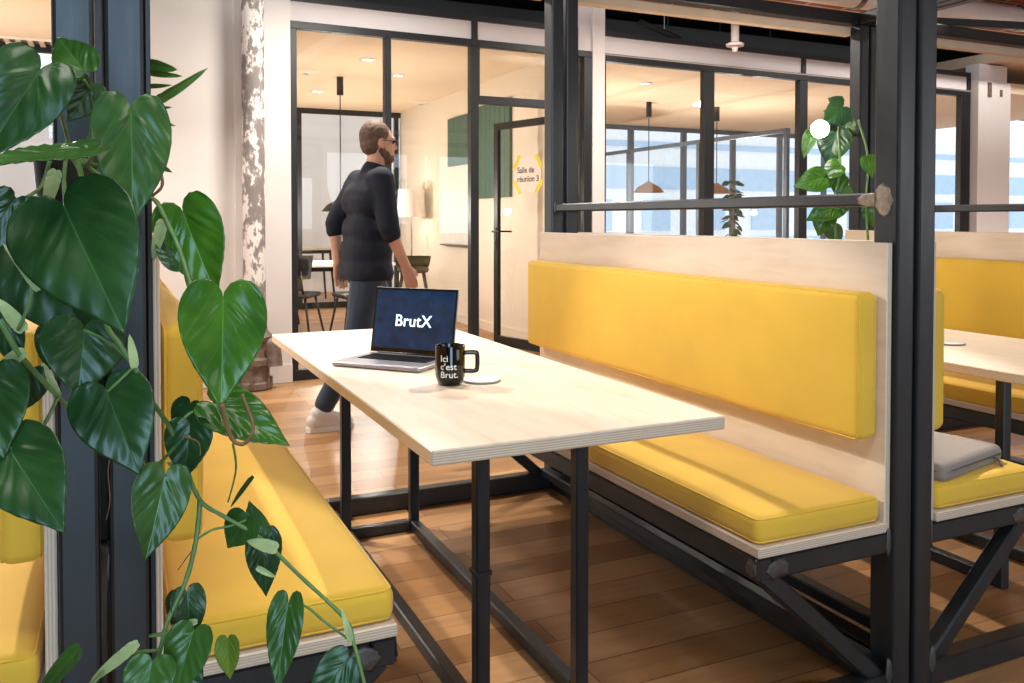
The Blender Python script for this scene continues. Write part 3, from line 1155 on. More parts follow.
phi = thing('hanging_philodendron', 'large heart-leaved climbing plant hanging down the blue-black post', 'plant', (0, 0, 0))
LV = [
    # mat, base, tip, width px, depth base, depth tip, roll, extra
    ('leaf_m', (82, 68), (54, 31), 42, 1.10, 1.14, 8, {}),
    ('leaf_d', (89, 86), (70, 122), 38, 1.19, 1.17, -20, {}),
    ('leaf_d', (38, 73), (-20, 160), 80, 1.04, 0.98, 12, dict(fold=0.45)),
    ('leaf_m', (84, 149), (-40, 160), 17, 1.00, 0.90, 70, dict(fold=0.1)),
    ('leaf_m', (131, 114), (134, 224), 76, 1.06, 1.02, -8, dict(fold=0.16)),
    ('leaf_d', (66, 210), (121, 330), 122, 1.00, 0.95, 8, dict(fold=0.22, droop=0.10)),
    ('leaf_d', (32, 246), (92, 345), 100, 1.10, 1.07, 10, {}),
    ('leaf_d', (12, 203), (-28, 262), 46, 1.02, 1.0, 0, {}),
    ('leaf_d', (26, 203), (16, 226), 18, 1.10, 1.10, 30, {}),
    ('leaf_d', (84, 330), (79, 398), 80, 1.06, 1.03, -10, dict(fold=0.3)),
    ('leaf_d', (107, 392), (138, 474), 80, 1.04, 1.01, 6, dict(fold=0.2)),
    ('leaf_d', (-8, 378), (2, 458), 66, 0.98, 0.95, 10, {}),
    ('leaf_d', (10, 449), (61, 530), 82, 0.97, 0.93, 5, dict(fold=0.2)),
    ('leaf_m', (164, 478), (147, 562), 56, 1.06, 1.03, -12, {}),
    ('leaf_b', (184, 214), (215, 298), 66, 1.22, 1.20, 14, dict(fold=0.3)),
    ('leaf_d', (180, 262), (154, 236), 28, 1.21, 1.20, 20, {}),
    ('leaf_b', (223, 300), (222, 407), 86, 1.10, 1.05, -6, dict(fold=0.28)),
    ('leaf_b', (216, 404), (290, 442), 50, 1.18, 1.17, -20, dict(fold=0.2)),
    ('leaf_d', (190, 427), (184, 480), 46, 1.16, 1.14, 18, {}),
    ('leaf_d', (190, 405), (176, 440), 30, 1.20, 1.19, 30, {}),
    ('leaf_m', (258, 538), (250, 500), 26, 1.20, 1.21, 15, {}),
    ('leaf_m', (246, 520), (226, 548), 38, 1.19, 1.18, 25, {}),
    ('leaf_d', (262, 538), (268, 598), 36, 1.21, 1.20, -15, {}),
    ('leaf_m', (288, 606), (275, 694), 36, 1.16, 1.12, 12, dict(fold=0.3)),
    ('leaf_m', (193, 634), (172, 700), 46, 1.10, 1.07, 20, {}),
    ('leaf_d', (187, 594), (192, 646), 34, 1.14, 1.13, -14, {}),
    ('leaf_d', (178, 598), (171, 634), 20, 1.16, 1.16, 35, {}),
    ('leaf_m', (152, 664), (140, 722), 50, 1.06, 1.03, 8, {}),
    ('leaf_d', (178, 668), (190, 720), 44, 1.13, 1.11, -10, {}),
    ('leaf_y', (228, 641), (229, 682), 24, 1.20, 1.20, 15, dict(fold=0.5)),
    ('leaf_d', (346, 662), (306, 712), 44, 1.14, 1.11, -8, {}),
    ('leaf_d', (-6, 300), (22, 372), 40, 1.12, 1.1, -10, {}),
    ('leaf_d', (2, 212), (14, 282), 44, 1.16, 1.14, 20, {}),
    ('leaf_d', (30, 372), (8, 420), 44, 1.13, 1.12, 0, {}),
    ('leaf_d', (60, 330), (46, 372), 40, 1.14, 1.13, 15, {}),
]
for i, (m, b, t, wpx, d1, d2, roll, ex) in enumerate(LV):
    leaf_px(phi, m, b, t, wpx, d1, d2, roll, seed=i, **ex)
for i, (b, t, wpx, d1, m) in enumerate([((78, 650), (30, 704), 18, 1.04, 'leaf_m'), ((136, 645), (84, 686), 12, 1.05, 'sheath'), ((252, 478), (228, 508), 5, 1.18, 'leaf_m'),
                                        ((36, 288), (2, 240), 8, 0.99, 'sheath'), ((22, 330), (-4, 296), 14, 1.02, 'sheath'), ((24, 352), (-8, 372), 14, 1.02, 'sheath'),
                                        ((134, 366), (130, 334), 9, 1.04, 'sheath'), ((57, 396), (44, 362), 8, 1.08, 'sheath'), ((56, 172), (44, 214), 14, 1.19, 'sheath'),
                                        ((198, 436), (166, 424), 8, 1.16, 'sheath'), ((188, 470), (166, 462), 8, 1.16, 'sheath'), ((276, 549), (246, 540), 13, 1.17, 'sheath'),
                                        ((350, 640), (342, 608), 7, 1.15, 'sheath'), ((196, 622), (166, 628), 7, 1.11, 'sheath'), ((163, 222), (152, 262), 12, 1.2, 'sheath'), ((258, 568), (276, 578), 6, 1.17, 'sheath')]):
    if m == 'sheath':
        o = leaf_px(phi, m, b, t, wpx, d1, None, 10, seed=50 + i, prof=SLIM, fold=0.6)
        o.name = 'sheath'
    else:
        leaf_px(phi, m, b, t, wpx, d1, None, 20, seed=50 + i, prof=SLIM, fold=0.4)
S1 = 0.0030
stem_px(phi, [(66, 158, 1.22), (64, 180, 1.16), (66, 209, 1.01)], S1, 0.0024)
stem_px(phi, [(72, 158, 1.24), (80, 176, 1.2), (76, 230, 1.12), (34, 246, 1.11)], S1, 0.002)
stem_px(phi, [(84, 80, 1.165), (94, 100, 1.22), (92, 130, 1.25), (80, 160, 1.27)], 0.0022, S1)
stem_px(phi, [(42, 70, 1.05), (60, 110, 1.15), (72, 158, 1.26)], 0.0024, S1)
stem_px(phi, [(86, 147, 1.0), (92, 156, 1.1), (84, 166, 1.25)], 0.0024, S1)
stem_px(phi, [(131, 114, 1.065), (122, 150, 1.12), (100, 165, 1.22), (84, 160, 1.26)], 0.0022, S1)
stem_px(phi, [(50, 160, 1.22), (40, 188, 1.2), (12, 203, 1.03)], S1, 0.002)
stem_px(phi, [(78, 160, 1.24), (96, 250, 1.13), (104, 318, 1.06), (120, 345, 1.045), (134, 366, 1.05), (150, 398, 1.09), (170, 428, 1.15), (184, 462, 1.165), (200, 500, 1.17), (225, 517, 1.18), (260, 538, 1.185), (300, 576, 1.17), (345, 619, 1.16), (354, 644, 1.15), (366, 690, 1.12)], 0.0036, 0.0026)
stem_px(phi, [(134, 366, 1.05), (112, 344, 1.05), (84, 330, 1.06)], 0.0022, 0.002)
stem_px(phi, [(134, 366, 1.05), (120, 380, 1.04), (107, 392, 1.04)], 0.0022, 0.002)
stem_px(phi, [(176, 446, 1.155), (150, 470, 1.09), (140, 452, 1.08)], 0.0024, 0.002)
stem_px(phi, [(186, 466, 1.165), (178, 486, 1.1), (164, 478, 1.065)], 0.0022, 0.002)
stem_px(phi, [(200, 500, 1.17), (196, 540, 1.16), (186, 580, 1.14), (168, 620, 1.12), (160, 650, 1.1), (148, 690, 1.08)], 0.0034, 0.0028)
stem_px(phi, [(196, 540, 1.16), (212, 530, 1.17), (230, 526, 1.18), (246, 520, 1.19)], 0.0018, 0.0016)
stem_px(phi, [(168, 632, 1.11), (150, 636, 1.1), (170, 634, 1.1), (193, 634, 1.1)], 0.002, 0.002)
stem_px(phi, [(160, 650, 1.1), (120, 656, 1.07), (100, 676, 1.05), (88, 690, 1.04)], 0.0026, 0.002)
stem_px(phi, [(350, 640, 1.155), (325, 622, 1.16), (305, 606, 1.16), (288, 606, 1.16)], 0.0018, 0.0016)
stem_px(phi, [(178, 424, 1.155), (192, 412, 1.17), (216, 404, 1.18)], 0.002, 0.0018)
stem_px(phi, [(80, 160, 1.26), (120, 190, 1.24), (152, 198, 1.22), (164, 216, 1.2), (178, 246, 1.19), (188, 276, 1.17), (194, 296, 1.15)], 0.0036, 0.003)
stem_px(phi, [(182, 258, 1.19), (190, 290, 1.16), (205, 304, 1.12), (223, 300, 1.10)], 0.0026, 0.002)
stem_px(phi, [(0, 320, 1.0), (20, 355, 1.02), (48, 386, 1.05), (58, 397, 1.07), (74, 412, 1.1)], 0.0036, 0.0028)
stem_px(phi, [(34, 260, 0.99), (30, 300, 1.0), (18, 330, 1.01)], 0.0024, 0.002)
stem_px(phi, [(58, 397, 1.07), (40, 430, 1.0), (10, 449, 0.97)], 0.0026, 0.002)
stem_px(phi, [(222, 404, 1.06), (226, 424, 1.07), (233, 440, 1.08), (243, 444, 1.08), (251, 436, 1.08), (253, 424, 1.08), (248, 410, 1.08), (242, 394, 1.08)], 0.003, 0.0022, 'twig')
stem_px(phi, [(233, 444, 1.08), (236, 464, 1.1), (234, 480, 1.12), (228, 502, 1.14)], 0.0016, 0.001)
stem_px(phi, [(136, 185, 1.12), (158, 172, 1.13), (162, 186, 1.13), (152, 196, 1.13)], 0.0022, 0.002, 'twig')
stem_px(phi, [(112, 452, 1.22), (108, 470, 1.22), (110, 500, 1.22), (106, 520, 1.22)], 0.0008, 0.0006, 'twig', 'root')
stem_px(phi, [(118, 450, 1.22), (124, 462, 1.22), (132, 456, 1.22), (140, 462, 1.22)], 0.0008, 0.0006, 'twig', 'root')
stem_px(phi, [(182, 436, 1.15), (198, 442, 1.15), (200, 456, 1.15), (196, 468, 1.15)], 0.0012, 0.0008, 'twig', 'root')
stem_px(phi, [(196, 546, 1.16), (188, 556, 1.16), (178, 570, 1.16)], 0.001, 0.0006, 'twig', 'root')
pc = P(66, 196, 1.325)
bm = bmesh.new()
add_lathe(bm, [(0.03, -0.055), (0.036, -0.05), (0.044, 0.052), (0.046, 0.058), (0.041, 0.058), (0.039, 0.045), (0.001, 0.045)], 28, pc)
obj('pot', bm, M['pot'], phi, 40)

# slim-leaved plant behind the same post
sl = thing('slim_leaved_plant', 'small plant with slim pointed leaves poking past the blue-black post', 'plant', (0, 0, 0))
for i, (b, t, wpx) in enumerate([((150, 64), (175, 70), 12), ((148, 72), (180, 77), 7), ((146, 86), (170, 86), 5), ((152, 104), (207, 71), 10), ((148, 108), (170, 108), 5),
                                 ((150, 118), (173, 126), 6), ((150, 160), (170, 172), 8), ((120, 70), (150, 40), 8)]):
    o = leaf_px(sl, 'leaf_g', b, t, wpx, 1.62, 1.60, 15, seed=80 + i, prof=SLIM, fold=0.4)
stem_px(sl, [(150, 62, 1.62), (140, 86, 1.62), (150, 104, 1.62), (138, 130, 1.62), (150, 160, 1.62), (132, 200, 1.62)], 0.003, 0.004)
pc = P(132, 214, 1.66)
bm = bmesh.new()
add_lathe(bm, [(0.022, -0.04), (0.03, 0.035), (0.033, 0.04), (0.028, 0.04), (0.026, 0.03), (0.001, 0.03)], 24, pc)
obj('pot', bm, M['pot'], sl, 40)

# plant on the far post
fp = thing('climbing_plant', 'bright green climbing plant on the far post by the glaring spotlight', 'plant', (0, 0, 0))
FL = [('leaf_d', (842, 108), (822, 128), 26, -20), ('leaf_b', (840, 104), (828, 98), 14, 10), ('leaf_d', (836, 134), (828, 166), 34, 0), ('leaf_m', (812, 134), (802, 158), 14, 40),
      ('leaf_b', (838, 166), (822, 178), 20, 15), ('leaf_b', (834, 184), (838, 160), 22, -10), ('leaf_b', (822, 178), (794, 186), 26, 5), ('leaf_d', (820, 176), (816, 192), 18, 20),
      ('leaf_b', (840, 178), (836, 196), 18, -20), ('leaf_b', (832, 208), (806, 220), 22, 10), ('leaf_b', (826, 214), (818, 236), 24, 0), ('leaf_b', (838, 206), (830, 222), 20, 30),
      ('leaf_b', (868, 158), (872, 178), 16, 10), ('leaf_b', (870, 206), (873, 228), 18, -10), ('leaf_m', (846, 120), (852, 142), 16, 10), ('leaf_m', (844, 190), (848, 212), 16, 0),
      ('leaf_b', (836, 118), (824, 110), 14, 20), ('leaf_m', (832, 228), (840, 246), 18, 0)]
for i, (m, b, t, wpx, roll) in enumerate(FL):
    leaf_px(fp, m, b, t, wpx, 4.32 + 0.03 * (i % 3), None, roll, seed=120 + i)
stem_px(fp, [(842, 96, 4.36), (838, 130, 4.36), (840, 170, 4.36), (834, 205, 4.36), (836, 240, 4.36), (838, 300, 4.36)], 0.006, 0.008)
stem_px(fp, [(858, 120, 4.36), (868, 158, 4.34), (866, 200, 4.34), (868, 240, 4.36)], 0.005, 0.006)
bt = P(838, 310, 4.36)
bm = bmesh.new()
add_lathe(bm, [(0.06, -0.12), (0.085, 0.0), (0.09, 0.02), (0.08, 0.02), (0.076, 0.0), (0.001, 0.0)], 24, bt)
obj('pot', bm, M['pot'], fp, 40)
bm = bmesh.new()
add_tube(bm, [bt + Vector((0.05, 0, -0.03)), Vector((3.646, Y0 + DEP - 0.045, bt.z - 0.03))], 0.008, 8)
obj('bracket', bm, M['pot'], fp, 40)

# glowing ball standing in for a spotlight's star glare; arm to post added
lc = P(820, 129, 4.20)
lb = thing('spot_glare', 'glaring spotlight among the leaves by the far post, shown as a glowing ball', 'lamp', lc)
bm = bmesh.new()
bmesh.ops.create_uvsphere(bm, u_segments=20, v_segments=14, radius=0.043)
obj('bulb', bm, M['glare_glow'], lb, True)
post_p = Vector((3.645, 3.47, lc.z + 0.02)) - lc
bm = bmesh.new()
add_tube(bm, [(0.03, 0.01, 0.0), (0.10, 0.04, 0.02), tuple(post_p)], [0.02, 0.012, 0.008], 10)
obj('arm', bm, M['black'], lb, 40)
light('spot_glare_light', 'POINT', lc, 18, (1, 0.93, 0.82), rad=0.045)

# ------------------------------------------------------------------ the old pipe by the wall
pp = thing('water_pipe', 'old vertical pipe with flaking white paint by the white pilaster', 'pipe', (0.91, 6.36, 0))
bm = bmesh.new()
add_tube(bm, [(0, 0, 0.45), (0, 0, 3.34)], 0.078, 28)
obj('riser', bm, M['pipe'], pp, 40)
bm = bmesh.new()
add_lathe(bm, [(0.10, 0.0), (0.12, 0.01), (0.12, 0.05), (0.105, 0.06), (0.10, 0.17), (0.125, 0.18), (0.125, 0.22), (0.10, 0.235), (0.095, 0.33), (0.12, 0.35), (0.13, 0.38), (0.105, 0.40),
               (0.09, 0.42), (0.085, 0.46)], 28)
obj('coupling', bm, M['iron'], pp, 40)
bm = bmesh.new()
add_tube(bm, spline([(0.03, -0.03, 0.27), (0.085, -0.05, 0.33), (0.118, -0.06, 0.27), (0.122, -0.062, 0.17)], 5), [0.042, 0.046, 0.05, 0.052, 0.054, 0.057, 0.06, 0.06, 0.058, 0.058, 0.056, 0.056, 0.058, 0.06, 0.061, 0.064], 20)
obj('elbow', bm, M['iron'], pp, 40)
bm = bmesh.new()
for k in range(6):
    a = k * math.pi / 3 + 0.2
    add_tube(bm, [(0.118 * math.cos(a), 0.118 * math.sin(a), 0.012), (0.118 * math.cos(a), 0.118 * math.sin(a), 0.08)], 0.013, 6)
    add_tube(bm, [(0.13 * math.cos(a), 0.13 * math.sin(a), 0.165), (0.13 * math.cos(a), 0.13 * math.sin(a), 0.235)], 0.013, 6)
obj('bolt', bm, M['iron'], pp)

# ------------------------------------------------------------------ pipes and ducts overhead
for i, (y, z, r, lab) in enumerate([(5.0, 2.965, 0.10, 'white round duct running above the booths'), (2.9, 2.86, 0.07, 'thin white ceiling duct above the table with the white disc')]):
    t = thing('air_duct', lab, 'duct', (2.55, y, z), 0, 'white ceiling ducts')
    bm = bmesh.new()
    add_tube(bm, [(0, 0, 0), (9.5, 0, 0)], r, 24)
    obj('tube', bm, M['white_duct'], t, 40)
    for k in range(5):
        bm = bmesh.new()
        add_tube(bm, [(0.8 + k * 1.9, 0, 0), (0.85 + k * 1.9, 0, 0)], r + 0.008, 24)
        add_tube(bm, [(0.825 + k * 1.9, 0, r), (0.825 + k * 1.9, 0, 3.075 - z)], 0.006, 6)
        obj('hanger', bm, M['metal'], t)
t = thing('cable_duct', 'long black cable duct in the dark void over the meeting rooms', 'duct', (1.0, 7.6, 3.05))
boxes('channel', [((-1, 0, 0), (8.0, 0.35, 0.22))], M['duct'], t, 0.01)
for k in range(6):
    bm = bmesh.new()
    add_tube(bm, [(0.2 + k * 1.4, 0.1, 0.2), (0.2 + k * 1.4, 0.1, 0.56)], 0.012, 6)
    obj('hanger', bm, M['duct'], t)
t = thing('ceiling_pipe', 'dark thin pipe slanting through the dark void above the fascia', 'pipe', (4.6, 7.0, 3.1))
bm = bmesh.new()
add_tube(bm, [(0, 0, 0), (2.6, 1.8, 0.12)], 0.03, 12)
obj('tube', bm, M['duct'], t, 40)
for q in (0.2, 0.8):
    bm = bmesh.new()
    add_tube(bm, [(2.6 * q, 1.8 * q, 0.12 * q), (2.6 * q, 1.8 * q, 0.5)], 0.006, 6)
    obj('hanger', bm, M['metal'], t)
sk = P(735, 44, 7.6)
t = thing('sprinkler', 'small ceiling sprinkler hanging in front of the dark void', 'sprinkler', sk)
bm = bmesh.new()
add_tube(bm, [(0, 0, 0.0), (0, 0, 0.75)], 0.035, 14)
obj('pipe', bm, M['fascia'], t, 40)
bm = bmesh.new()
add_lathe(bm, [(0.02, -0.07), (0.03, -0.03), (0.075, -0.02), (0.08, 0.0), (0.035, 0.02)], 18)
obj('head', bm, M['fascia'], t, 40)
t = thing('lighting_track', 'black lighting track hanging above the far booth', 'track', (4.0, 3.9, 2.42))
boxes('rail', [((0, 0, 0), (4.2, 0.04, 0.045))], M['black'], t, 0.003)
for x in (0.5, 2.1, 3.8):
    bm = bmesh.new()
    add_tube(bm, [(x, 0.02, 0.04), (x, 0.02, 0.60)], 0.005, 6)
    obj('hanger', bm, M['black'], t)
t.rotation_euler = (0, 0, R(-14))


# ------------------------------------------------------------------ meeting room furniture
def downlight(x, y, label, z=2.72):
    t = thing('downlight', label, 'ceiling light', (x, y, z), 0, 'recessed ceiling spots')
    bm = bmesh.new()
    add_lathe(bm, [(0.05, -0.012), (0.075, -0.012), (0.085, -0.001), (0.05, -0.001)], 24, cap=False)
    obj('ring', bm, M['whiteboard'], t, 40)
    bm = bmesh.new()
    add_lathe(bm, [(0.049, -0.008), (0.049, -0.002)], 24)
    obj('lens', bm, M['spot_glow'], t)


def ceil_at(x, y, z=2.72):
    d0, d1 = P(x, y, 1.0), P(x, y, 2.0)
    k = (z - d0.z) / (d1.z - d0.z)
    q = d0 + (d1 - d0) * k
    return q.x, q.y


x, y = ceil_at(368, 59)
downlight(x, y, 'recessed ceiling spot above the walking man')
x, y = ceil_at(317, 91)
downlight(x, y, 'recessed ceiling spot nearest the black pendant canopy')
x, y = ceil_at(398, 75)
downlight(x, y, 'recessed ceiling spot just behind the second glass pane of the meeting room')
x, y = ceil_at(645, 83)
downlight(x, y, 'recessed ceiling spot in the second meeting room')


def vent(px, py, label):
    x, y = ceil_at(px, py)
    t = thing('ceiling_vent', label, 'vent', (x, y, 2.72), 0, 'round ceiling vents')
    bm = bmesh.new()
    add_lathe(bm, [(0.03, -0.03), (0.05, -0.03), (0.14, -0.004), (0.14, -0.001)], 28)
    obj('disc', bm, M['cream'], t, 40)
    bm = bmesh.new()
    add_lathe(bm, [(0.028, -0.034), (0.03, -0.0305)], 20)
    obj('cap', bm, M['metal'], t)


vent(306, 71, 'round ceiling vent near the black framed corner of the meeting room')
vent(421, 102, 'round ceiling vent above the floor lamp')

# slotted vent in the nook's ceiling
gx, gy = ceil_at(34, 42)
t = thing('slot_vent', 'slotted white air vent in the cream ceiling at the top left', 'vent', (gx - 0.15, gy, 2.72))
bm = bmesh.new()
for k in range(10):
    add_box(bm, (-0.40 + k * 0.085, -0.16, -0.028), (-0.36 + k * 0.085, 0.16, -0.006), 0.002)
obj('slat', bm, M['desk'], t)
boxes('frame', [((-0.46, -0.2, -0.02), (0.5, -0.16, -0.001)), ((-0.46, 0.16, -0.02), (0.5, 0.2, -0.001)), ((-0.50, -0.2, -0.02), (-0.46, 0.2, -0.001)), ((0.46, -0.16, -0.02), (0.5, 0.16, -0.001))], M['shade'], t, 0.002)
boxes('back', [((-0.46, -0.16, -0.004), (0.46, 0.16, -0.001))], M['iron'], t, 0)


def pendant(x, y, label, zlamp, r, mat, canopy=0.19, ceil=2.72):
    t = thing('pendant_lamp', label, 'pendant lamp', (x, y, ceil), 0, 'meeting room pendant lamps')
    bm = bmesh.new()
    add_tube(bm, [(0, 0, -canopy), (0, 0, -0.001)], 0.035, 20)
    obj('canopy', bm, M['black'], t, 40)
    bm = bmesh.new()
    add_tube(bm, [(0, 0, zlamp - ceil + 0.12), (0, 0, -canopy + 0.004)], 0.006, 8)
    obj('cord', bm, M['black'], t)
    bm = bmesh.new()
    zz = zlamp - ceil
    add_lathe(bm, [(r, zz), (r * 0.72, zz + 0.07), (0.05, zz + 0.12), (0.03, zz + 0.14), (0.02, zz + 0.14), (0.03, zz + 0.11), (r * 0.68, zz + 0.06), (r - 0.006, zz)], 32, cap=False)
    obj('shade', bm, M[mat], t, 40)
    bm = bmesh.new()
    add_lathe(bm, [(0.02, zz + 0.02), (0.04, zz + 0.035), (0.04, zz + 0.06), (0.02, zz + 0.09)], 16)
    obj('bulb', bm, M['spot_glow'], t, True)
    return t


x, y = ceil_at(340, 77)
pendant(x, y, 'black pendant lamp on a long cord in the meeting room behind the man', 1.30, 0.2, 'black')
x, y = ceil_at(649, 102)
pendant(x, y, 'bronze pendant lamp in the second room next to the white post', 1.56, 0.2, 'copper')
x, y = ceil_at(717, 107)
pendant(x, y, 'bronze pendant lamp in the second room next to the thick mullion', 1.56, 0.2, 'copper')


def make_chair(label, loc, rz):
    t = thing('meeting_chair', label, 'chair', loc, rz, 'dark meeting room chairs')
    bm = cushion_bm((-0.21, -0.21, 0.43), (0.21, 0.21, 0.47), 0.018, 2, 0.008)
    obj('seat', bm, M['darkchair'], t, True)
    bm = bmesh.new()
    n = 9
    rows = []
    for j in range(5):
        z = 0.62 + 0.06 * j
        row = []
        for i in range(n):
            a = R(-62 + 124 * i / (n - 1))
            rr_ = 0.235 + 0.01 * j
            row.append(bm.verts.new((rr_ * math.sin(a), 0.02 + rr_ * math.cos(a) * 0.95, z)))
        rows.append(row)
    for a, b in zip(rows, rows[1:]):
        for i in range(n - 1):
            bm.faces.new((a[i], a[i + 1], b[i + 1], b[i]))
    bmesh.ops.solidify(bm, geom=bm.faces[:], thickness=0.018)
    obj('backrest', bm, M['darkchair'], t, True)
    bm = bmesh.new()
    for sx in (-1, 1):
        add_tube(bm, [(sx * 0.15, 0.17, 0.44), (sx * 0.15, 0.215, 0.55), (sx * 0.14, 0.225, 0.70)], 0.011, 8)
    obj('back_support', bm, M['black'], t, True)
    for sx in (-1, 1):
        for sy in (-1, 1):
            bm = bmesh.new()
            add_tube(bm, [(sx * 0.16, sy * 0.16, 0.435), (sx * 0.235, sy * 0.235, 0.0)], [0.014, 0.010], 8)
            obj('leg', bm, M['black'], t, True)
    return t


ch = make_chair('dark meeting chair behind the glass, next to the black corner frame', (1.66, 8.84, 0), R(150))
copy_tree(ch, (2.24, 8.55, 0), 'dark meeting chair behind the glass, half hidden by the walking man').rotation_euler = (0, 0, R(185))
copy_tree(ch, (1.75, 10.35, 0), 'dark meeting chair on the far side of the meeting table').rotation_euler = (0, 0, R(-10))


def desk(name, label, x0, x1, y0, y1, z, mat, th=0.035):
    t = thing(name, label, 'table', ((x0 + x1) / 2, (y0 + y1) / 2, 0))
    a, b = (x1 - x0) / 2, (y1 - y0) / 2
    boxes('tabletop', [((-a, -b, z - th), (a, b, z))], M[mat], t, 0.006)
    for sx in (-1, 1):
        for sy in (-1, 1):
            bm = bmesh.new()
            add_tube(bm, [(sx * (a - 0.12), sy * (b - 0.1), z - th - 0.001), (sx * (a - 0.06), sy * (b - 0.05), 0)], [0.02, 0.014], 10)
            obj('leg', bm, M['black'], t, True)
    boxes('apron', [((-a + 0.1, -b + 0.08, z - th - 0.05), (a - 0.1, b - 0.08, z - th - 0.001))], M['black'], t, 0.003)
    return t


desk('meeting_table', 'white topped meeting table behind the glass and the walking man', 1.45, 2.82, 9.15, 10.0, 0.74, 'white_top')
desk('office_desk', 'wooden desk with a dark monitor beyond the meeting room', 1.2, 3.0, 12.5, 13.2, 0.80, 'desk')
t = thing('monitor', 'dark computer monitor on the wooden desk beyond the meeting room', 'monitor', (1.95, 12.75, 0.801))
boxes('screen', [((-0.28, -0.02, 0.10), (0.28, 0.02, 0.46))], M['darkchair'], t, 0.006)
boxes('stand', [((-0.03, -0.012, 0.012), (0.03, 0.018, 0.10)), ((-0.12, -0.08, 0.0), (0.12, 0.08, 0.012))], M['black'], t, 0.002)

# low-backed stool near the floor lamp
st = thing('low_stool', 'dark olive low-backed stool in front of the floor lamp', 'stool', (3.12, 9.45, 0), R(20))
bm = bmesh.new()
add_lathe(bm, [(0.001, 0.615), (0.12, 0.60), (0.17, 0.61), (0.185, 0.64), (0.17, 0.66), (0.1, 0.65), (0.001, 0.648)], 28, cap=False)
obj('seat', bm, M['olive'], st, True)
bm = bmesh.new()
rows = []
for j, (rr_, z) in enumerate(((0.186, 0.66), (0.2, 0.70), (0.212, 0.75), (0.218, 0.79))):
    rows.append([bm.verts.new((rr_ * math.cos(R(a)), rr_ * math.sin(R(a)), z)) for a in range(-20, 201, 12)])
for a, b in zip(rows, rows[1:]):
    for i in range(len(a) - 1):
        bm.faces.new((a[i], a[i + 1], b[i + 1], b[i]))
bmesh.ops.solidify(bm, geom=bm.faces[:], thickness=0.02)
obj('backrest', bm, M['olive'], st, True)
for k in range(4):
    a = R(45 + 90 * k)
    bm = bmesh.new()
    add_tube(bm, [(0.12 * math.cos(a), 0.12 * math.sin(a), 0.605), (0.22 * math.cos(a), 0.22 * math.sin(a), 0.0)], [0.022, 0.014], 10)
    obj('leg', bm, M['olive'], st, True)
bm = bmesh.new()
pts = [(0.185 * math.cos(R(a)), 0.185 * math.sin(R(a)), 0.22) for a in range(0, 361, 15)]
add_tube(bm, pts, 0.008, 8, False)
obj('footring', bm, M['black'], st, True)

fl = thing('floor_lamp', 'floor lamp with a white drum shade in the meeting room corner', 'floor lamp', (3.48, 10.6, 0))
bm = bmesh.new()
add_lathe(bm, [(0.14, 0.0), (0.14, 0.015), (0.03, 0.03), (0.012, 0.05)], 28)
obj('base', bm, M['black'], fl, 40)
bm = bmesh.new()
add_tube(bm, [(0, 0, 0.04), (0, 0, 1.45)], 0.011, 10)
obj('pole', bm, M['metal'], fl, True)
bm = bmesh.new()
add_lathe(bm, [(0.185, 1.245), (0.17, 1.60), (0.166, 1.60), (0.181, 1.245)], 36, cap=False)
obj('lamp_shade', bm, M['shade'], fl, 40)
bm = bmesh.new()
add_lathe(bm, [(0.015, 1.42), (0.035, 1.46), (0.035, 1.49), (0.012, 1.53)], 16)
obj('bulb', bm, M['spot_glow'], fl, True)
light('floor_lamp_light', 'POINT', (3.48, 10.6, 1.40), 3, WARM, rad=0.05)

# felt panels and whiteboard on the side wall
for y0_, y1_, z0_, z1_, lab in ((9.05, 9.78, 1.85, 2.42, 'short green felt acoustic panel next to the whiteboard'), (7.98, 8.86, 1.445, 2.46, 'tall green felt acoustic panel behind the door glass')):
    t = thing('acoustic_panel', lab, 'wall panel', (3.70, y0_, z0_), 0, 'green felt panels')
    bm = bmesh.new()
    n = 7
    for k in range(n):
        a, b = (y1_ - y0_) * k / n, (y1_ - y0_) * (k + 1) / n
        add_box(bm, (-0.034, a + 0.003, 0.0), (-0.022, b - 0.003, z1_ - z0_), 0.004)
    obj('slat', bm, M['green_panel'], t)
    boxes('backing', [((-0.022, 0.0, 0.0), (-0.001, y1_ - y0_, z1_ - z0_))], M['green_panel'], t, 0.002)
t = thing('whiteboard', 'blank whiteboard on the cream wall under the short green panel', 'whiteboard', (3.70, 9.05, 0.92))
boxes('board', [((-0.016, 0, 0), (-0.002, 0.98, 0.62))], M['whiteboard'], t, 0.002)
boxes('tray', [((-0.06, 0.05, -0.02), (-0.002, 0.93, -0.003))], M['metal'], t, 0.002)

# tall plant and low benches seen through the second room
tp = thing('tall_ivy', 'tall dark green plant column seen through the second room', 'plant', (8.9, 10.9, 0))
bm = bmesh.new()
add_lathe(bm, [(0.14, 0.0), (0.17, 0.3), (0.18, 0.32), (0.16, 0.32), (0.155, 0.28), (0.001, 0.28)], 24)
obj('pot', bm, M['pot'], tp, 40)
bm = bmesh.new()
add_tube(bm, [(0, 0, 0.28), (0.01, 0, 1.75)], [0.02, 0.012], 8)
obj('stem', bm, M['twig'], tp)
bm = bmesh.new()
rnd = random.Random(5)
for k in range(70):
    a, z = rnd.uniform(0, 6.28), rnd.uniform(0.35, 1.85)
    q = Vector((rnd.uniform(0.02, 0.13) * math.cos(a), rnd.uniform(0.02, 0.13) * math.sin(a), z))
    dirv = Vector((math.cos(a), math.sin(a), -0.6)).normalized() * 0.13
    b2 = leaf_bm(q, q + dirv, 0.1, rnd.uniform(-40, 40), seed=k)
    b2.to_mesh(me)
    b2.free()
    bm.from_mesh(me)
obj('foliage', bm, M['leaf_d'], tp, True)

# ------------------------------------------------------------------ the walking man
man = thing('person', 'man in navy shirt, jeans and white sneakers walking past behind the table', 'person', (1.37, 5.05, 0), R(4))


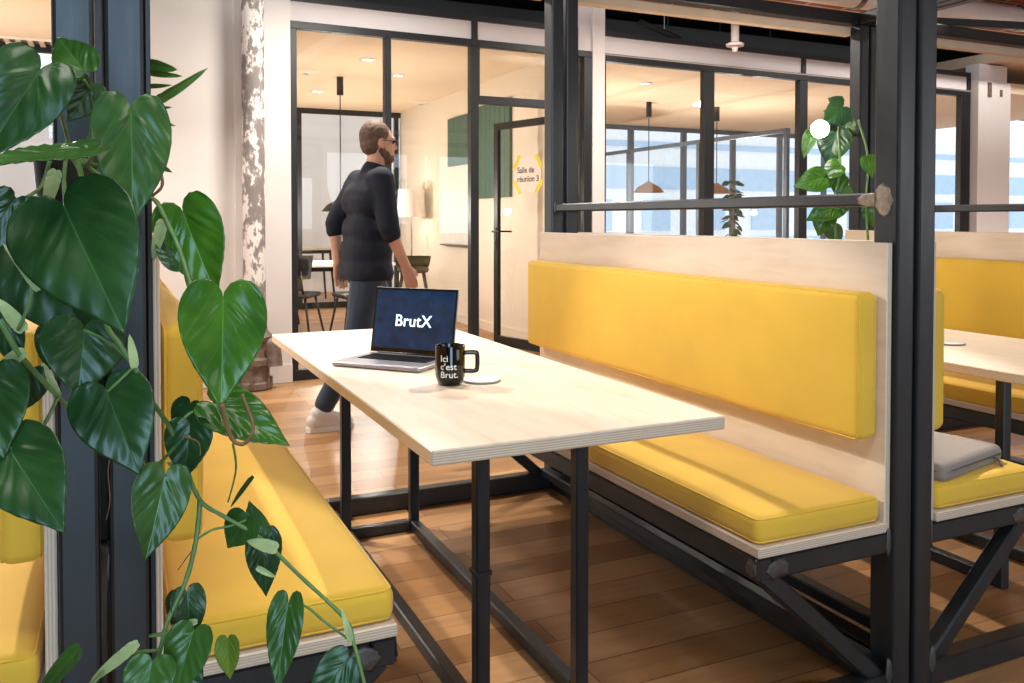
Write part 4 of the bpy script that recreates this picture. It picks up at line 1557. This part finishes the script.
def capsule(bm, a, b, ra, rb, seg=14):
    a, b = Vector(a), Vector(b)
    n = 6
    d_ = (b - a)
    L = d_.length
    pts, rs = [], []
    u = d_ / L if L > 1e-6 else Vector((0, 0, 1))
    for k in range(5):
        t = -math.cos(R(90 * (4 - k) / 4 * 1.0 - 0)) if False else -math.sin(R(90 * (4 - k) / 4))
        pts.append(a + u * ra * t)
        rs.append(max(ra * math.sqrt(max(0, 1 - t * t)), ra * 0.02))
    for k in range(1, n):
        pts.append(a + d_ * k / n)
        rs.append(lerp(ra, rb, k / n))
    for k in range(5):
        t = math.sin(R(90 * k / 4))
        pts.append(b + u * rb * t)
        rs.append(max(rb * math.sqrt(max(0, 1 - t * t)), rb * 0.02))
    add_tube(bm, pts, rs, seg)


def ellip(bm, c, s, rot=None):
    r = bmesh.ops.create_uvsphere(bm, u_segments=20, v_segments=14, radius=1.0)
    m = Matrix.Translation(c) @ (rot.to_matrix().to_4x4() if rot else Matrix.Identity(4))
    for v in r['verts']:
        v.co = m @ Vector((v.co.x * s[0], v.co.y * s[1], v.co.z * s[2]))


def fuse(name, bm, mat, parent, voxel=0.008, smooth=6, post=None):
    """voxel-fuse overlapping shapes into one continuous skin"""
    me_ = bpy.data.meshes.new('tmp_fuse')
    bmesh.ops.recalc_face_normals(bm, faces=bm.faces[:])
    bm.to_mesh(me_)
    bm.free()
    o = bpy.data.objects.new('tmp_fuse', me_)
    COL.objects.link(o)
    md = o.modifiers.new('r', 'REMESH')
    md.mode = 'VOXEL'
    md.voxel_size = voxel
    ms = o.modifiers.new('s', 'SMOOTH')
    ms.iterations = smooth
    ms.factor = 0.5
    dg = bpy.context.evaluated_depsgraph_get()
    me2 = bpy.data.meshes.new_from_object(o.evaluated_get(dg))
    bpy.data.objects.remove(o)
    me2.materials.clear()
    me2.materials.append(mat)
    for p in me2.polygons:
        p.use_smooth = True
    me2.name = name
    if post:
        for v in me2.vertices:
            v.co = post(v.co)
    o = bpy.data.objects.new(name, me2)
    COL.objects.link(o)
    o.parent = parent
    return o


SH = {'r': Vector((0.035, -0.185, 1.455)), 'l': Vector((0.02, 0.185, 1.455))}
EL = {'r': Vector((0.055, -0.245, 1.165)), 'l': Vector((-0.12, 0.235, 1.19))}
WRI = {'r': Vector((0.165, -0.225, 0.945)), 'l': Vector((-0.10, 0.225, 0.95))}
HIP = {'r': Vector((-0.01, -0.095, 0.93)), 'l': Vector((0.02, 0.095, 0.93))}
KN = {'r': Vector((-0.095, -0.10, 0.50)), 'l': Vector((0.19, 0.095, 0.52))}
AN = {'r': Vector((-0.305, -0.10, 0.115)), 'l': Vector((0.30, 0.095, 0.10))}
HC = Vector((0.085, 0, 1.675))

bm = bmesh.new()
# torso and neck
capsule(bm, (0.0, -0.06, 0.98), (0.0, 0.06, 0.98), 0.112, 0.112)
capsule(bm, (0.0, -0.05, 1.15), (0.0, 0.05, 1.15), 0.095, 0.095)
capsule(bm, (0.02, -0.075, 1.33), (0.02, 0.075, 1.33), 0.098, 0.098)
capsule(bm, (0.025, -0.14, 1.44), (0.025, 0.14, 1.44), 0.046, 0.046)
capsule(bm, (0.0, 0, 1.05), (0.02, 0, 1.38), 0.095, 0.095)
capsule(bm, (0.04, 0, 1.44), (0.072, 0, 1.60), 0.058, 0.056)
# head, facing +x
ellip(bm, HC + Vector((-0.012, 0, 0.025)), (0.097, 0.076, 0.103))
ellip(bm, HC + Vector((0.030, 0, -0.040)), (0.066, 0.060, 0.078))
ellip(bm, HC + Vector((0.055, 0, -0.092)), (0.034, 0.034, 0.028))
capsule(bm, HC + Vector((0.086, 0, 0.015)), HC + Vector((0.108, 0, -0.022)), 0.012, 0.015)
capsule(bm, HC + Vector((0.088, -0.016, -0.066)), HC + Vector((0.088, 0.016, -0.066)), 0.010, 0.010)
capsule(bm, HC + Vector((0.078, -0.04, 0.028)), HC + Vector((0.078, 0.04, 0.028)), 0.014, 0.014)
for sy in (-1, 1):
    ellip(bm, HC + Vector((-0.008, sy * 0.078, -0.004)), (0.022, 0.010, 0.034), Euler((0, R(-12), 0)))
for s, sy in (('r', -1), ('l', 1)):
    capsule(bm, SH[s], EL[s], 0.047, 0.041)
    capsule(bm, EL[s], WRI[s], 0.042, 0.029)
    capsule(bm, HIP[s], KN[s], 0.084, 0.054)
    capsule(bm, KN[s], AN[s], 0.054, 0.036)
    capsule(bm, AN[s], AN[s] + Vector((0.10, 0, -0.065)), 0.036, 0.028)
    # hand: palm, four fingers, thumb
    fd = (WRI[s] - EL[s]).normalized()
    fd = (fd + Vector((0.05, 0, -0.35))).normalized()
    side = Vector((0, sy, 0))
    up_ = fd.cross(side).normalized() if sy > 0 else side.cross(fd).normalized()
    fwd_ = up_ if up_.x > 0 else -up_
    p0 = WRI[s]
    p1 = WRI[s] + fd * 0.085
    for q in (-1, 0, 1):
        capsule(bm, p0 + fwd_ * q * 0.016, p1 + fwd_ * q * 0.025, 0.016, 0.015)
    for q, ln in ((1.5, 0.072), (0.5, 0.082), (-0.5, 0.077), (-1.5, 0.06)):
        a = p1 + fwd_ * q * 0.0205
        m_ = a + (fd + fwd_ * 0.04 * q - side * 0.18).normalized() * ln * 0.5
        e = m_ + (fd - side * 0.55).normalized() * ln * 0.5
        capsule(bm, a, m_, 0.0092, 0.0086, 10)
        capsule(bm, m_, e, 0.0086, 0.0074, 10)
    a = p0 + fd * 0.025 + fwd_ * 0.022
    m_ = a + (fd * 0.75 + fwd_ * 0.62 - side * 0.3).normalized() * 0.045
    e = m_ + (fd * 0.95 + fwd_ * 0.2 - side * 0.35).normalized() * 0.032
    capsule(bm, a, m_, 0.0125, 0.0105, 10)
    capsule(bm, m_, e, 0.0105, 0.0085, 10)
fuse('body', bm, M['skin'], man, 0.006, 3)

# shirt
bm = bmesh.new()
capsule(bm, (0.0, -0.075, 0.90), (0.0, 0.075, 0.90), 0.142, 0.142)
capsule(bm, (0.0, -0.065, 1.02), (0.0, 0.065, 1.02), 0.138, 0.138)
capsule(bm, (0.0, -0.065, 1.15), (0.0, 0.065, 1.15), 0.128, 0.128)
capsule(bm, (0.015, -0.09, 1.33), (0.015, 0.09, 1.33), 0.132, 0.132)
capsule(bm, (0.022, -0.15, 1.445), (0.022, 0.15, 1.445), 0.072, 0.072)
capsule(bm, (0.03, 0, 1.44), (0.052, 0, 1.515), 0.082, 0.070)
for s in 'rl':
    capsule(bm, SH[s], lerp(SH[s], EL[s], 0.97), 0.073, 0.064)
    capsule(bm, (0.02, 0, 1.42), SH[s], 0.085, 0.07)
    capsule(bm, (0.015, 0, 1.32), lerp(SH[s], EL[s], 0.15), 0.11, 0.075)
    capsule(bm, lerp(SH[s], EL[s], 0.9), lerp(EL[s], WRI[s], 0.14), 0.062, 0.058)


def crease(v):
    n_ = mnoise.noise(v * 9) * 0.006 + mnoise.noise(Vector((v.x * 5, v.y * 5, v.z * 22))) * 0.004
    c_ = Vector((0.01, 0, v.z))
    d_ = (v - c_)
    z = max(v.z, 0.86)
    return Vector((v.x, v.y, z)) + (d_.normalized() * n_ if d_.length > 1e-4 else Vector())


fuse('shirt', bm, M['navy'], man, 0.010, 6, crease)
# trousers
bm = bmesh.new()
capsule(bm, (0.0, -0.07, 0.93), (0.0, 0.07, 0.93), 0.128, 0.128)
for s in 'rl':
    capsule(bm, HIP[s], KN[s], 0.105, 0.074)
    capsule(bm, KN[s], lerp(KN[s], AN[s], 0.90), 0.073, 0.058)
fuse('trousers', bm, M['denim'], man, 0.010, 5, lambda v: v + Vector((mnoise.noise(v * 11) * 0.006, 0, 0)))
# hair
bm = bmesh.new()
ellip(bm, HC + Vector((-0.024, 0, 0.042)), (0.098, 0.083, 0.100))
ellip(bm, HC + Vector((-0.052, 0, -0.005)), (0.062, 0.076, 0.070))


def hairline(v):
    q = v - HC
    if q.x > 0.045 and q.z < 0.075:
        v = v.copy()
        v.x = HC.x + 0.045 + (q.x - 0.045) * 0.25
    n_ = mnoise.noise(v * 60) * 0.004
    return v + Vector((n_, n_, n_))


fuse('hair', bm, M['hair'], man, 0.007, 2, hairline)
bm = bmesh.new()
ellip(bm, HC + Vector((0.046, 0, -0.090)), (0.050, 0.052, 0.040))
ellip(bm, HC + Vector((0.020, 0, -0.062)), (0.058, 0.0655, 0.046))
ellip(bm, HC + Vector((0.0, 0, -0.035)), (0.035, 0.071, 0.045))
fuse('beard', bm, M['hair'], man, 0.007, 2)
bm = bmesh.new()
for sy in (-1, 1):
    e = HC + Vector((0.083, sy * 0.031, 0.010))
    ellip(bm, e, (0.011, 0.012, 0.009))
obj('eyes', bm, M['black'], man, True)
bm = bmesh.new()
add_tube(bm, [HC + Vector((-0.008, -0.086, 0.012)), HC + Vector((0.08, -0.072, 0.014)), HC + Vector((0.104, -0.055, 0.012)), HC + Vector((0.112, 0, 0.012)),
              HC + Vector((0.104, 0.055, 0.012)), HC + Vector((0.08, 0.072, 0.014)), HC + Vector((-0.008, 0.086, 0.012))], 0.003, 6)
for sy in (-1, 1):
    c_ = HC + Vector((0.106, sy * 0.033, 0.006))
    add_tube(bm, [c_ + Vector((-0.004 * abs(math.sin(R(a))), 0.023 * math.cos(R(a)), 0.017 * math.sin(R(a)))) for a in range(0, 361, 30)], 0.0022, 6, False)
obj('glasses', bm, M['black'], man, True)
for s in 'rl':
    a = AN[s]
    bm = bmesh.new()
    capsule(bm, (a.x - 0.045, a.y, 0.058), (a.x + 0.15, a.y, 0.044), 0.044, 0.036)
    capsule(bm, (a.x - 0.02, a.y, 0.10), (a.x + 0.01, a.y, 0.085), 0.046, 0.05)
    capsule(bm, (a.x + 0.0, a.y, 0.085), (a.x + 0.11, a.y, 0.055), 0.046, 0.04)
    sh = fuse('shoe', bm, M['shoe'], man, 0.007, 3, lambda v: Vector((v.x, v.y, max(v.z, 0.022))))
    bm = bmesh.new()
    pts = [(a.x - 0.092, 0), (a.x - 0.075, 0.036), (a.x, 0.043), (a.x + 0.09, 0.049), (a.x + 0.155, 0.040), (a.x + 0.188, 0.014)]
    outl = [(x, y) for x, y in pts] + [(x, -y) for x, y in pts[::-1]]
    lo_ = [bm.verts.new((x, a.y + y, 0.001)) for x, y in outl]
    hi_ = [bm.verts.new((x, a.y + y, 0.027)) for x, y in outl]
    bm.faces.new(lo_[::-1])
    bm.faces.new(hi_)
    for k in range(len(lo_)):
        bm.faces.new((lo_[k], lo_[(k + 1) % len(lo_)], hi_[(k + 1) % len(lo_)], hi_[k]))
    obj('sole', bm, M['sole'], sh)
    bm = bmesh.new()
    for k in range(4):
        x = a.x + 0.03 + k * 0.022
        zt = 0.128 - k * 0.010
        add_tube(bm, [(x, a.y - 0.028, zt - 0.012), (x, a.y, zt), (x, a.y + 0.028, zt - 0.012)], 0.004, 6)
    obj('laces', bm, M['sole'], sh)
